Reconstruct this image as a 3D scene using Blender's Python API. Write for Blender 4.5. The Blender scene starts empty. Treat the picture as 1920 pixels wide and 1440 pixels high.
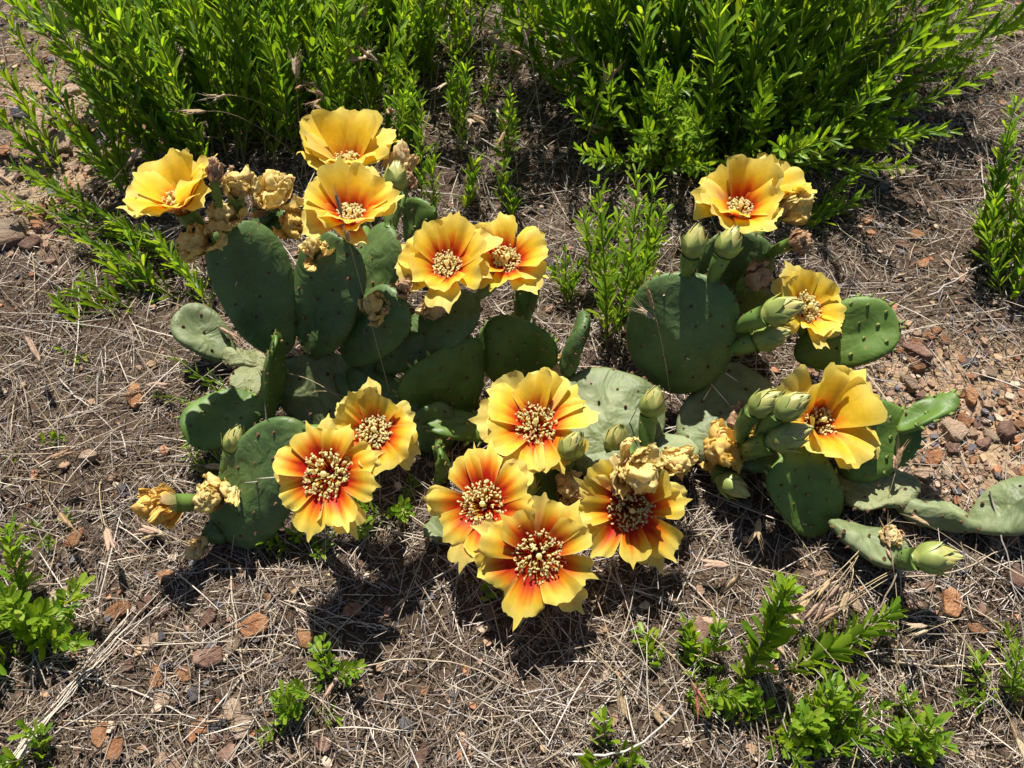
import bpy, math, random
import numpy as np
from mathutils import Vector, Matrix

# ------------------------------------------------------------------ camera, sky, sun, exposure
random.seed(7)
RNG = np.random.default_rng(7)
sc = bpy.context.scene
COL = sc.collection

PITCH = math.radians(58.0)
CAM = np.array([0.0, 0.0, 0.70])
FPX = 1490.0
cam_d = bpy.data.cameras.new('camera'); cam = bpy.data.objects.new('camera', cam_d)
COL.objects.link(cam)
cam.location = CAM; cam.rotation_euler = (math.pi/2 - PITCH, 0, 0)
cam_d.sensor_width = 36; cam_d.lens = 36*FPX/1920
cam_d.clip_start = 0.01; cam_d.clip_end = 500
cam_d.dof.use_dof = True; cam_d.dof.focus_distance = 0.70; cam_d.dof.aperture_fstop = 14
sc.camera = cam

SUN_EL = math.radians(55); SUN_AZ = math.radians(-8)     # azimuth from +Y towards +X
w = bpy.data.worlds.new('World'); sc.world = w; w.use_nodes = True
nt = w.node_tree; nt.nodes.clear()
sky = nt.nodes.new('ShaderNodeTexSky'); sky.sky_type = 'NISHITA'; sky.sun_disc = False
sky.sun_elevation = SUN_EL; sky.sun_rotation = SUN_AZ
bg = nt.nodes.new('ShaderNodeBackground'); bg.inputs[1].default_value = 0.052
ow = nt.nodes.new('ShaderNodeOutputWorld')
nt.links.new(sky.outputs[0], bg.inputs[0]); nt.links.new(bg.outputs[0], ow.inputs[0])

sl = bpy.data.lights.new('sun', 'SUN'); sl.energy = 5.0; sl.angle = math.radians(0.53); sl.color = (1, 0.955, 0.88)
so = bpy.data.objects.new('sun', sl); COL.objects.link(so)
sdir = Vector((math.sin(SUN_AZ)*math.cos(SUN_EL), math.cos(SUN_AZ)*math.cos(SUN_EL), math.sin(SUN_EL)))
so.rotation_euler = sdir.to_track_quat('Z', 'Y').to_euler(); so.location = (0, 3, 4)

sc.view_settings.view_transform = 'Standard'; sc.view_settings.look = 'None'
sc.view_settings.exposure = 0.85; sc.view_settings.gamma = 1.0
sc.view_settings.use_curve_mapping = False
sc.render.engine = 'CYCLES'
sc.cycles.max_bounces = 8; sc.cycles.transmission_bounces = 4

# ------------------------------------------------------------------ pixel <-> world helpers
FWD = np.array([0, math.cos(PITCH), -math.sin(PITCH)])
RGT = np.array([1.0, 0, 0])
UPC = np.array([0, math.sin(PITCH), math.cos(PITCH)])
def nz(v):
    v = np.asarray(v, float); return v/(np.linalg.norm(v)+1e-12)
def ray(px, py):
    return nz(FWD*FPX + RGT*(px-960) - UPC*(py-720))
def at(px, py, z=0.0):
    u = ray(px, py); return CAM + u*((z-CAM[2])/u[2])
def proj(p):
    d = np.asarray(p)-CAM; k = d@FWD
    return np.stack([960+FPX*(d@RGT)/k, 720-FPX*(d@UPC)/k], -1)
def depth(p): return float((np.asarray(p)-CAM)@FWD)
def m_per_px(p): return depth(p)/FPX
def lift(base, px, py, e):
    """point seen at (px,py) such that base->point climbs at angle e in the y-z plane (90 upright, <90 leans back)"""
    u = ray(px, py); ca, sa = math.cos(math.radians(e)), math.sin(math.radians(e))
    # (CAM+u t - base) . (0,-sa,ca) = 0
    n = np.array([0, -sa, ca]); return CAM + u*(((base-CAM)@n)/(u@n))
def near_at(px, py, B, d, side=-1):
    u = ray(px, py); t0 = (B-CAM)@u; p2 = ((B-CAM)@(B-CAM))-t0*t0
    return CAM + u*(t0+side*math.sqrt(max(d*d-p2, 0)))
def camvec(a, b, c): return nz(RGT*a + UPC*b - FWD*c)

def gh(x, y):
    x = np.asarray(x, float); y = np.asarray(y, float)
    return (0.006*np.sin(5.1*x+1.3)*np.cos(4.3*y+.4) + 0.004*np.sin(13*x+7*y) + 0.003*np.sin(23*y-11*x+1)
            + 0.0015*np.sin(51*x+2)*np.sin(47*y))
def ground_at(px, py):
    p = at(px, py, 0.0); 
    for _ in range(3): p = at(px, py, float(gh(p[0], p[1])))
    return p

def wob(P, f, seed=0):
    """smooth pseudo noise, vectorised, P (...,3)"""
    s = seed*1.37
    x, y, z = P[..., 0]*f, P[..., 1]*f, P[..., 2]*f
    return (np.sin(x*1.0+2.1*np.sin(y*.7+s)+s) + np.sin(y*1.3+1.7*np.sin(z*.9+s*2)+1.1*s) + np.sin(z*1.1+1.9*np.sin(x*.8-s)+2.3*s))/3

# ------------------------------------------------------------------ materials
def mat(name):
    m = bpy.data.materials.new(name); m.use_nodes = True
    n = m.node_tree; return m, n, n.nodes, n.links, n.nodes['Principled BSDF'], n.nodes['Material Output']
def ramp(N, stops):
    r = N.new('ShaderNodeValToRGB')
    while len(r.color_ramp.elements) < len(stops): r.color_ramp.elements.new(0.5)
    for e, (p, c) in zip(r.color_ramp.elements, stops): e.position = p; e.color = (*c, 1)
    return r
def noise(N, scale, detail=5, rough=.55, dist=0):
    t = N.new('ShaderNodeTexNoise'); t.inputs['Scale'].default_value = scale; t.inputs['Detail'].default_value = detail
    t.inputs['Roughness'].default_value = rough; t.inputs['Distortion'].default_value = dist; return t
def mixc(N, L, a, b, fac, mode='MIX'):
    x = N.new('ShaderNodeMix'); x.data_type = 'RGBA'; x.blend_type = mode
    for i, v in ((6, a), (7, b)):
        if isinstance(v, tuple): x.inputs[i].default_value = (*v, 1)
        else: L.new(v, x.inputs[i])
    if isinstance(fac, (int, float)): x.inputs[0].default_value = fac
    else: L.new(fac, x.inputs[0])
    return x.outputs[2]
def bump(N, L, h, strength, dist, to):
    b = N.new('ShaderNodeBump'); b.inputs['Strength'].default_value = strength; b.inputs['Distance'].default_value = dist
    L.new(h, b.inputs['Height']); L.new(b.outputs[0], to); return b

def attr_mat(name, rough=.8, trans=0.0, spec=.3, var=.25, vscale=300, tgain=(1, 1, 1), sheen=0):
    m, nt_, N, L, P, O = mat(name)
    a = N.new('ShaderNodeAttribute'); a.attribute_name = 'Col'
    tc = N.new('ShaderNodeTexCoord'); nn = noise(N, vscale, 3); L.new(tc.outputs['Object'], nn.inputs[0])
    r = ramp(N, [(.3, (1-var,)*3), (.7, (1+var*.4,)*3)]); L.new(nn.outputs[0], r.inputs[0])
    c = mixc(N, L, a.outputs[0], r.outputs[0], 1.0, 'MULTIPLY')
    L.new(c, P.inputs['Base Color']); P.inputs['Roughness'].default_value = rough
    P.inputs['Specular IOR Level'].default_value = spec
    if trans > 0:
        t = N.new('ShaderNodeBsdfTranslucent'); tc2 = mixc(N, L, c, tgain, 1.0, 'MULTIPLY'); L.new(tc2, t.inputs[0])
        mx = N.new('ShaderNodeMixShader'); mx.inputs[0].default_value = trans
        L.new(P.outputs[0], mx.inputs[1]); L.new(t.outputs[0], mx.inputs[2]); L.new(mx.outputs[0], O.inputs[0])
    return m
M_PETAL = attr_mat('petal', .55, .45, .2, .10, 220)
M_WILT = attr_mat('wilted_petal', .65, .42, .2, .2, 260)
M_STAMEN = attr_mat('stamen', .6, .6, .15, .08)
M_BUD = attr_mat('bud_scale', .42, .1, .4, .15, 180)
M_LEAF = attr_mat('leaf', .42, .56, .35, .2, 120, (1.25, 1.15, .45))
M_STEM = attr_mat('stem', .6, 0, .3)
M_STRAW = attr_mat('straw', .7, 0, .25, .3, 500)
M_SPIKE = attr_mat('spikelet', .65, .25, .2, .3, 700)
M_AREOLE = attr_mat('areole', .85, 0, .1)
M_GRAVEL = attr_mat('gravel', .85, 0, .2, .4, 250)

def pad_mat(name, c0, c1, c2, rough, wr, wscale, speck=0.0, coat=.0):
    m, n_, N, L, P, O = mat(name)
    tc = N.new('ShaderNodeTexCoord')
    n1 = noise(N, 24, 6, .62); L.new(tc.outputs['Object'], n1.inputs[0])
    r = ramp(N, [(.34, tuple(x*.82 for x in c0)), (.52, c1), (.68, tuple(x*1.12 for x in c2))]); L.new(n1.outputs[0], r.inputs[0])
    n2 = noise(N, 420, 3, .7); L.new(tc.outputs['Object'], n2.inputs[0])
    r2 = ramp(N, [(.62, (0, 0, 0)), (.74, (1, 1, 1))]); L.new(n2.outputs[0], r2.inputs[0])
    col = mixc(N, L, r.outputs[0], (.26, .28, .12), r2.outputs[0]) if speck else r.outputs[0]
    n4 = noise(N, 55, 3, .6); L.new(tc.outputs['Object'], n4.inputs[0])
    r4 = ramp(N, [(.68, (0, 0, 0)), (.76, (.7, .7, .7))]); L.new(n4.outputs[0], r4.inputs[0])
    col = mixc(N, L, col, (.22, .17, .08), r4.outputs[0])
    L.new(col, P.inputs['Base Color'])
    rr = ramp(N, [(.3, (rough-.08,)*3), (.7, (rough+.1,)*3)]); L.new(n1.outputs[0], rr.inputs[0]); L.new(rr.outputs[0], P.inputs['Roughness'])
    P.inputs['Specular IOR Level'].default_value = .45
    # wrinkles of the flesh plus fine waxy skin
    wv = N.new('ShaderNodeTexNoise'); wv.inputs['Scale'].default_value = wscale; wv.inputs['Detail'].default_value = 2; wv.inputs['Distortion'].default_value = 1.6
    L.new(tc.outputs['Object'], wv.inputs[0])
    b = N.new('ShaderNodeBump'); b.inputs['Strength'].default_value = wr; b.inputs['Distance'].default_value = .004; L.new(wv.outputs[0], b.inputs['Height'])
    b2 = N.new('ShaderNodeBump'); b2.inputs['Strength'].default_value = .12; b2.inputs['Distance'].default_value = .0006; L.new(n2.outputs[0], b2.inputs['Height'])
    L.new(b.outputs[0], b2.inputs['Normal']); L.new(b2.outputs[0], P.inputs['Normal'])
    return m
M_PAD = pad_mat('cactus_skin', (.058, .105, .026), (.076, .132, .034), (.098, .158, .046), .52, .5, 45, 1)
M_PADY = pad_mat('young_cactus_skin', (.062, .122, .016), (.082, .15, .02), (.108, .178, .03), .52, .25, 50)
M_PADO = pad_mat('old_cactus_skin', (.10, .132, .046), (.145, .178, .074), (.205, .232, .115), .58, 1.0, 34, 1)
M_PADW = pad_mat('wrinkled_cactus_skin', (.13, .155, .055), (.19, .205, .09), (.26, .26, .13), .65, 1.0, 75, 1)
def add_crease(m, sc_, st, ds):
    N = m.node_tree.nodes; L = m.node_tree.links; P = N['Principled BSDF']; tc = N.new('ShaderNodeTexCoord')
    t = N.new('ShaderNodeTexNoise'); t.noise_type = 'RIDGED_MULTIFRACTAL'; t.inputs['Scale'].default_value = sc_; t.inputs['Detail'].default_value = 3; L.new(tc.outputs['Object'], t.inputs[0])
    bump(N, L, t.outputs[0], st, ds, P.inputs['Normal'])
add_crease(M_WILT, 140, .5, .0012); add_crease(M_PETAL, 60, .12, .001)
M_OVARY = attr_mat('ovary_skin', .42, 0, .45, .2, 90)

def ground_mat():
    m, n_, N, L, P, O = mat('soil')
    tc = N.new('ShaderNodeTexCoord'); G = tc.outputs['Object']
    n1 = noise(N, 9, 6, .6); L.new(G, n1.inputs[0])
    n2 = noise(N, 160, 6, .7); L.new(G, n2.inputs[0])
    r1 = ramp(N, [(.3, (.045, .031, .021)), (.5, (.078, .054, .036)), (.7, (.125, .087, .057))]); L.new(n2.outputs[0], r1.inputs[0])
    r2 = ramp(N, [(.28, (.20, .13, .075)), (.5, (.33, .225, .135)), (.72, (.46, .33, .21))]); L.new(n2.outputs[0], r2.inputs[0])
    a = N.new('ShaderNodeAttribute'); a.attribute_name = 'Col'
    ad = N.new('ShaderNodeMath'); ad.operation = 'MULTIPLY_ADD'; L.new(n1.outputs[0], ad.inputs[0]); ad.inputs[1].default_value = .7; ad.inputs[2].default_value = -.35
    ad2 = N.new('ShaderNodeMath'); ad2.operation = 'ADD'; ad2.use_clamp = True; L.new(a.outputs['Fac'], ad2.inputs[0]); L.new(ad.outputs[0], ad2.inputs[1])
    rm = ramp(N, [(.3, (0, 0, 0)), (.65, (1, 1, 1))]); L.new(ad2.outputs[0], rm.inputs[0])
    c = mixc(N, L, r1.outputs[0], r2.outputs[0], rm.outputs[0])
    v = N.new('ShaderNodeTexVoronoi'); v.inputs['Scale'].default_value = 260; L.new(G, v.inputs[0])
    c = mixc(N, L, c, v.outputs['Color'], .06, 'OVERLAY')
    L.new(c, P.inputs['Base Color']); P.inputs['Roughness'].default_value = .95; P.inputs['Specular IOR Level'].default_value = .15
    h = mixc(N, L, n2.outputs[0], v.outputs['Distance'], .2)
    bump(N, L, h, .9, .004, P.inputs['Normal'])
    return m
M_SOIL = ground_mat()

def stone_mat(name, c0, c1, c2):
    m, n_, N, L, P, O = mat(name)
    tc = N.new('ShaderNodeTexCoord'); oi = N.new('ShaderNodeObjectInfo')
    mp = N.new('ShaderNodeVectorMath'); mp.operation = 'ADD'; L.new(tc.outputs['Object'], mp.inputs[0])
    sc_ = N.new('ShaderNodeMath'); sc_.operation = 'MULTIPLY'; sc_.inputs[1].default_value = 40; L.new(oi.outputs['Random'], sc_.inputs[0])
    L.new(sc_.outputs[0], mp.inputs[1])
    n1 = noise(N, 1.6, 6, .65, .6); L.new(mp.outputs[0], n1.inputs[0])
    r = ramp(N, [(.32, c0), (.5, c1), (.68, c2)]); L.new(n1.outputs[0], r.inputs[0])
    hv = N.new('ShaderNodeHueSaturation'); L.new(r.outputs[0], hv.inputs['Color'])
    mr = N.new('ShaderNodeMapRange'); mr.inputs[3].default_value = .65; mr.inputs[4].default_value = 1.3; L.new(oi.outputs['Random'], mr.inputs[0]); L.new(mr.outputs[0], hv.inputs['Value'])
    L.new(hv.outputs[0], P.inputs['Base Color']); P.inputs['Roughness'].default_value = .85; P.inputs['Specular IOR Level'].default_value = .25
    n2 = noise(N, 9, 5, .7); L.new(mp.outputs[0], n2.inputs[0]); bump(N, L, n2.outputs[0], .6, .12, P.inputs['Normal'])
    return m
STONE_M = {'rust': stone_mat('rust_shale', (.2, .085, .04), (.36, .17, .08), (.47, .27, .14)),
           'tan': stone_mat('tan_shale', (.28, .18, .11), (.4, .28, .19), (.5, .39, .28)),
           'grey': stone_mat('slate', (.075, .075, .085), (.14, .135, .14), (.24, .20, .18)),
           'brown': stone_mat('brown_shale', (.12, .065, .045), (.21, .12, .085), (.31, .2, .15))}

# ------------------------------------------------------------------ mesh builder
class MB:
    def __init__(s): s.v = []; s.f = []; s.c = []; s.n = 0
    def add(s, v, f, c=(.5, .5, .5)):
        v = np.asarray(v, float).reshape(-1, 3); c = np.asarray(c, float)
        if c.ndim == 1: c = np.broadcast_to(c, (len(v), 3))
        s.v.append(v); s.c.append(c.reshape(-1, 3))
        for a in (f if isinstance(f, list) else [f]): s.f.append(np.asarray(a)+s.n)
        s.n += len(v)
    def build(s, name, m, parent=None, origin=None, smooth=True, kind=None, loc=None):
        V = np.concatenate(s.v)
        if origin is not None: V = V-origin
        me = bpy.data.meshes.new(name)
        me.vertices.add(len(V)); me.vertices.foreach_set('co', V.astype(np.float32).ravel())
        loops = np.concatenate([a.ravel() for a in s.f]).astype(np.int32)
        tot = np.concatenate([np.full(len(a), a.shape[1]) for a in s.f]).astype(np.int32)
        start = np.concatenate([[0], np.cumsum(tot)[:-1]]).astype(np.int32)
        me.loops.add(len(loops)); me.loops.foreach_set('vertex_index', loops)
        me.polygons.add(len(tot)); me.polygons.foreach_set('loop_start', start)
        me.update(calc_edges=True); me.validate()
        me.polygons.foreach_set('use_smooth', np.full(len(me.polygons), smooth))
        ca = me.color_attributes.new('Col', 'FLOAT_COLOR', 'POINT')
        C = np.concatenate(s.c); ca.data.foreach_set('color', np.concatenate([C, np.ones((len(C), 1))], 1).astype(np.float32).ravel())
        me.materials.append(m); me.update()
        o = bpy.data.objects.new(name, me); COL.objects.link(o)
        if parent is not None: o.parent = parent
        if loc is not None: o.location = loc
        if kind: o['kind'] = kind
        return o

def grid_faces(nu, nv, wrap=False):
    i, j = np.meshgrid(np.arange(nu-1), np.arange(nv if wrap else nv-1), indexing='ij')
    j2 = (j+1) % nv
    return np.stack([i*nv+j, (i+1)*nv+j, (i+1)*nv+j2, i*nv+j2], -1).reshape(-1, 4)
def frame(d, hint=(0, 0, 1)):
    d = nz(d); a = np.cross(hint, d)
    if np.linalg.norm(a) < 1e-4: a = np.cross((1, 0, 0), d)
    a = nz(a); return a, np.cross(d, a), d
def bez(a, b, c, n):
    t = np.linspace(0, 1, n)[:, None]; return (1-t)**2*a + 2*t*(1-t)*b + t*t*c
def tube(mb, pts, rad, ns=8, col=(.5, .5, .5), cap=True):
    pts = np.asarray(pts, float); n = len(pts); rad = np.broadcast_to(np.asarray(rad, float), (n,))
    tg = np.gradient(pts, axis=0); an = np.linspace(0, 2*np.pi, ns, endpoint=False)
    ax, ay, _ = frame(tg[0]); V = []
    for k in range(n):
        d = nz(tg[k]); ax = nz(ax-d*(ax@d)); ay = np.cross(d, ax)
        V.append(pts[k]+rad[k]*(np.cos(an)[:, None]*ax+np.sin(an)[:, None]*ay))
    V = np.concatenate(V); F = [grid_faces(n, ns, True)]
    c = np.asarray(col, float)
    if c.ndim == 2: c = np.repeat(c, ns, 0)
    if cap:
        V = np.concatenate([V, pts[:1], pts[-1:]]); 
        if c.ndim == 2: c = np.concatenate([c, c[:1], c[-1:]])
        i = np.arange(ns); j = (i+1) % ns; b = n*ns; l = (n-1)*ns
        F.append(np.stack([np.full(ns, b), j, i], 1)); F.append(np.stack([np.full(ns, b+1), l+i, l+j], 1))
    mb.add(V, F, c)

def thing(name, label, cat, loc, group=None):
    o = bpy.data.objects.new(name, None); COL.objects.link(o); o.location = Vector(loc); o.empty_display_size = .02
    o['label'] = label; o['category'] = cat
    if group: o['group'] = group
    return o
def tag(o, label, cat, group=None):
    o['label'] = label; o['category'] = cat
    if group: o['group'] = group

# ------------------------------------------------------------------ ground
def sandy(x, y):
    """0..1, where bare sandy soil lies between the litter"""
    p = proj(np.stack([x, y, np.zeros_like(x)], -1)); u, v = p[..., 0], p[..., 1]
    g = lambda cx, cy, rx, ry: np.exp(-(((u-cx)/rx)**2+((v-cy)/ry)**2))
    s = 1.0*g(1800, 800, 260, 190)+.8*g(140, 220, 190, 190)+.12*g(1750, 400, 200, 200)+.25*g(330, 1330, 160, 110)+.5*g(40, 440, 120, 80)
    return np.clip(np.where(y > -.3, s, 0), 0, 1)
xs = np.concatenate([-np.geomspace(60, 1.35, 14), np.linspace(-1.3, 1.3, 151), np.geomspace(1.35, 60, 14)])
ys = np.concatenate([-np.geomspace(60, .35, 14), np.linspace(-.3, 2.0, 131), np.geomspace(2.1, 60, 14)])
X, Y = np.meshgrid(xs, ys, indexing='ij')
far = np.clip((np.maximum(np.abs(X)-1.2, np.abs(Y-.9)-1.1))/3, 0, 1)
Z = gh(X, Y)*(1-far) + .0015*np.sin(X*140+3*np.sin(Y*90))*np.sin(Y*150+2*np.sin(X*70))*(far == 0)
mb = MB(); ss = np.where(far > 0, .25, sandy(X, Y))
mb.add(np.stack([X, Y, Z], -1), grid_faces(len(xs), len(ys)), np.repeat(ss.reshape(-1, 1), 3, 1))
g = mb.build('ground', M_SOIL, smooth=True); g['kind'] = 'structure'

# ------------------------------------------------------------------ dry litter (uncountable)
def rand_ground(n, ymax=1.75):
    """points spread over the strip of ground in view, thinning with distance"""
    pts = []
    while sum(len(p) for p in pts) < n:
        u = RNG.uniform(-250, 2170, n); v = RNG.uniform(-160, 1560, n)
        d = FWD[None]*FPX + RGT[None]*(u-960)[:, None] - UPC[None]*(v-720)[:, None]
        t = -CAM[2]/d[:, 2]; P = CAM+d*t[:, None]
        keep = RNG.random(n) < np.clip((t/t.min())**1.7/4.2, 0, 1)
        pts.append(P[keep])
    return np.concatenate(pts)[:n]
def straws(n, lmin, lmax, rmin, rmax, palette, zlift, pitch, keepfun, bend=.25, ts=(-.5, 0, .5), P=None):
    P = rand_ground(n) if P is None else P; P = P[RNG.random(len(P)) < keepfun(P[:, 0], P[:, 1])]; n = len(P)
    a = RNG.uniform(0, 2*np.pi, n); L = lmin*(lmax/lmin)**(RNG.random(n)**1.3); pt = RNG.normal(0, pitch, n)
    d = np.stack([np.cos(a)*np.cos(pt), np.sin(a)*np.cos(pt), np.sin(pt)], 1)
    s = np.stack([-np.sin(a), np.cos(a), np.zeros(n)], 1); upv = np.cross(d, s)
    r = RNG.uniform(rmin, rmax, n)
    z = gh(P[:, 0], P[:, 1])+RNG.exponential(zlift, n)+np.abs(np.sin(pt))*L*.5
    c0 = np.stack([P[:, 0], P[:, 1], z], 1)
    rings = []
    bnd = RNG.normal(0, bend, n)
    K = len(ts)
    for k, t in enumerate(ts):
        cc = c0+d*(L*t)[:, None]+s*(bnd*L*(t*t-.1))[:, None]
        rr = r*(1 if abs(t) < .3 else .65)
        for q in range(3):
            th = q*2*np.pi/3+.5
            rings.append(cc+rr[:, None]*(math.cos(th)*s+math.sin(th)*upv))
    V = np.stack(rings, 1)                               # n,3K,3
    f = []
    for k in range(K-1):
        for q in range(3): f.append([k*3+q, (k+1)*3+q, (k+1)*3+(q+1) % 3, k*3+(q+1) % 3])
    F = (np.array(f)[None]+np.arange(n)[:, None, None]*3*K).reshape(-1, 4)
    pal = np.array(palette); C = pal[RNG.integers(0, len(pal), n)]*RNG.uniform(.7, 1.25, n)[:, None]
    m = MB(); m.add(V.reshape(-1, 3), F, np.repeat(C, 3*K, 0)); return m
PALE = [(.50, .42, .335), (.38, .31, .24), (.30, .23, .165), (.57, .49, .40), (.23, .175, .13), (.44, .35, .24)]
DARK = [(.085, .06, .043), (.14, .098, .067), (.055, .041, .032), (.2, .14, .095), (.11, .08, .064), (.23, .145, .08)]
def patch(x, y): return np.clip(.85+.5*wob(np.stack([x, y, x*0], -1), 26, 4)+.5*wob(np.stack([x, y, x*0], -1), 70, 9), .5, 1)
sd = lambda x, y: (1-.78*sandy(x, y))*patch(x, y)
LIT = PALE+DARK[:2]+DARK[3:][:2]+DARK[3:5]+[(.33, .29, .26), (.4, .36, .33), (.22, .19, .17)]
o = straws(74000, .008, .04, .0002, .00062, LIT, .003, .17, sd, .12).build('straw_litter', M_STRAW, kind='stuff')
tag(o, 'mat of short grey and tan dead straw covering the soil', 'litter')
o = straws(4600, .035, .11, .0003, .00075, PALE+DARK[3:4]+[(.5, .45, .4)], .005, .07, sd, .10, (-.5, -.2, .1, .3, .5)).build('long_straw_litter', M_STRAW, kind='stuff')
tag(o, 'long thin bleached straws crossing the straw mat', 'litter')
o = straws(46000, .002, .010, .0005, .0013, DARK+DARK+PALE[1:3]+[(.05, .04, .035)], .002, .35, lambda x, y: 1-.55*sandy(x, y), .2, (-.5, .5)).build('bark_litter', M_STRAW, kind='stuff')
tag(o, 'dark brown crumbs of bark and rotted stems between the straw', 'litter')

# the straw goes on past the edges of the view
def margin(n):
    P = np.stack([RNG.uniform(-1.5, 1.5, n), RNG.uniform(-.45, 1.9, n), np.zeros(n)], 1); q = proj(P); d = (P-CAM)@FWD
    out = (d < .05) | (q[:, 0] < -200) | (q[:, 0] > 2120) | (q[:, 1] > 1520) | (q[:, 1] < -130); return P[out]
o = straws(0, .012, .05, .0004, .0009, LIT, .003, .17, lambda x, y: 1+0*x, .12, P=margin(24000)).build('surrounding_straw_litter', M_STRAW, kind='stuff')
tag(o, 'straw litter carrying on around the cactus patch', 'litter')
# ------------------------------------------------------------------ stones
def hull_mesh(seed, flat, bev=True):
    import bmesh
    r = random.Random(seed); bm = bmesh.new()
    k = r.randint(5, 7); ph = r.random()*6
    for i in range(k):
        a = ph+i*2*math.pi/k+r.uniform(-.35, .35); rr = r.uniform(.36, .55)
        for zz in (-1, 1):
            q = r.uniform(.8, 1.02)
            bm.verts.new((math.cos(a)*rr*q*1.15, math.sin(a)*rr*q*.85, zz*flat*.5*r.uniform(.6, 1.15)))
    res = bmesh.ops.convex_hull(bm, input=bm.verts)
    bmesh.ops.delete(bm, geom=[e for e in res['geom_interior'] if isinstance(e, bmesh.types.BMVert)], context='VERTS')
    if bev: bmesh.ops.bevel(bm, geom=list(bm.edges), offset=.03, segments=1, affect='EDGES')
    bmesh.ops.triangulate(bm, faces=bm.faces)
    V = np.array([v.co[:] for v in bm.verts]); bm.verts.index_update()
    F = np.array([[v.index for v in f.verts] for f in bm.faces]); bm.free(); return V, F
HULLS = [hull_mesh(i, .3+.06*(i % 4)) for i in range(12)]
CHIPS = [hull_mesh(i, .3+.06*(i % 4), False) for i in range(12)]
STONE_ME = {}
for k, m_ in STONE_M.items():
    for i, (V, F) in enumerate(HULLS):
        me = bpy.data.meshes.new('stone'); me.from_pydata(V.tolist(), [], F.tolist()); me.materials.append(m_); me.update(); STONE_ME[k, i] = me
CNAME = {'rust': 'rust-orange', 'tan': 'pale tan', 'grey': 'dark slate-grey', 'brown': 'purplish-brown'}
def stone(p, size, kind, i=None, rz=None, tilt=.12, label=None, group=None, flat=1.0):
    i = random.randrange(12) if i is None else i
    o = bpy.data.objects.new('stone', STONE_ME[kind, i]); COL.objects.link(o)
    o.scale = (size, size*random.uniform(.8, 1.1), size*flat*random.uniform(.8, 1.15))
    o.rotation_euler = (random.gauss(0, tilt), random.gauss(0, tilt), random.uniform(0, 6.28) if rz is None else rz)
    o.location = (p[0], p[1], float(gh(p[0], p[1]))+size*.09*flat)
    tag(o, label, 'stone', group); return o
# stones one can point at
def px_stone(px, py, wpx, kind, label, i=None, rz=None, flat=1.0):
    p = ground_at(px, py); stone(p, wpx*m_per_px(p)*1.0, kind, i, rz, .08, label, None, flat)
px_stone(225, 1146, 52, 'rust', 'flat orange slab against the long bleached stalk bundle', 0, .5)
px_stone(400, 1235, 58, 'grey', 'long grey slate with a brown lower half beside dry straw', 1, 1.6)
px_stone(484, 1175, 70, 'rust', 'large ochre stone mottled with dark lichen', 2, .2)
px_stone(393, 1160, 40, 'brown', 'brown shale split beside the ochre lichen stone', 3, 1.2)
px_stone(453, 1362, 62, 'tan', 'cream stone with black lichen patch beside brown shale chips', 4, 1.3)
px_stone(378, 1362, 42, 'rust', 'reddish shale chip in the pile beside the cream stone', 5)
px_stone(410, 1362, 38, 'grey', 'small blue-grey slate chip in the pile beside the cream stone', 6)
px_stone(405, 1388, 36, 'brown', 'brown shale chip at the foot of the cream stone pile', 7)
px_stone(434, 1385, 40, 'brown', 'narrow purple-brown chip tucked against the cream stone', 8, 1.5)
px_stone(194, 1397, 46, 'tan', 'pale orange chip touching a redder slab', 9)
px_stone(220, 1405, 52, 'rust', 'red-orange slab touching a paler chip', 10)
px_stone(294, 1277, 40, 'rust', 'glossy brown-orange pebble half buried in bark litter')
px_stone(575, 1200, 50, 'rust', 'rusty plate of shale under fallen straw')
px_stone(258, 745, 50, 'rust', 'tilted orange-brown slab on straw near leafy sprigs', 3)
px_stone(172, 862, 38, 'tan', 'rounded ochre pebble alone on the straw', 11, None, 2)
px_stone(660, 1145, 42, 'rust', 'orange chip in the flower shade below the cactus', 2)
px_stone(1585, 1238, 34, 'rust', 'orange chip standing in straw beside leafy sprig', 5)
px_stone(20, 445, 110, 'tan', 'broad pale slab with sandy face under leafy stems', 4, .4)
px_stone(120, 275, 60, 'tan', 'pale grey-tan slab among shale chips behind the leafy stems', 9)
px_stone(200, 205, 70, 'tan', 'light tan block among shale chips behind the leafy stems', 1)
px_stone(1815, 745, 40, 'rust', 'orange chip on bare sandy soil with a chipped corner', 3)
px_stone(1700, 725, 42, 'tan', 'smooth tan pebble on the bare sandy soil', 11, None, 1.6)
px_stone(1810, 682, 26, 'grey', 'blue-grey square slate chip on the bare sandy soil', 6)
px_stone(1880, 815, 46, 'brown', 'dark brown broken rock on the bare sandy soil', 2, None, 1.8)
px_stone(1900, 1095, 50, 'brown', 'brown block in the shade of the outermost cactus pad', 7, None, 1.6)
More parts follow.
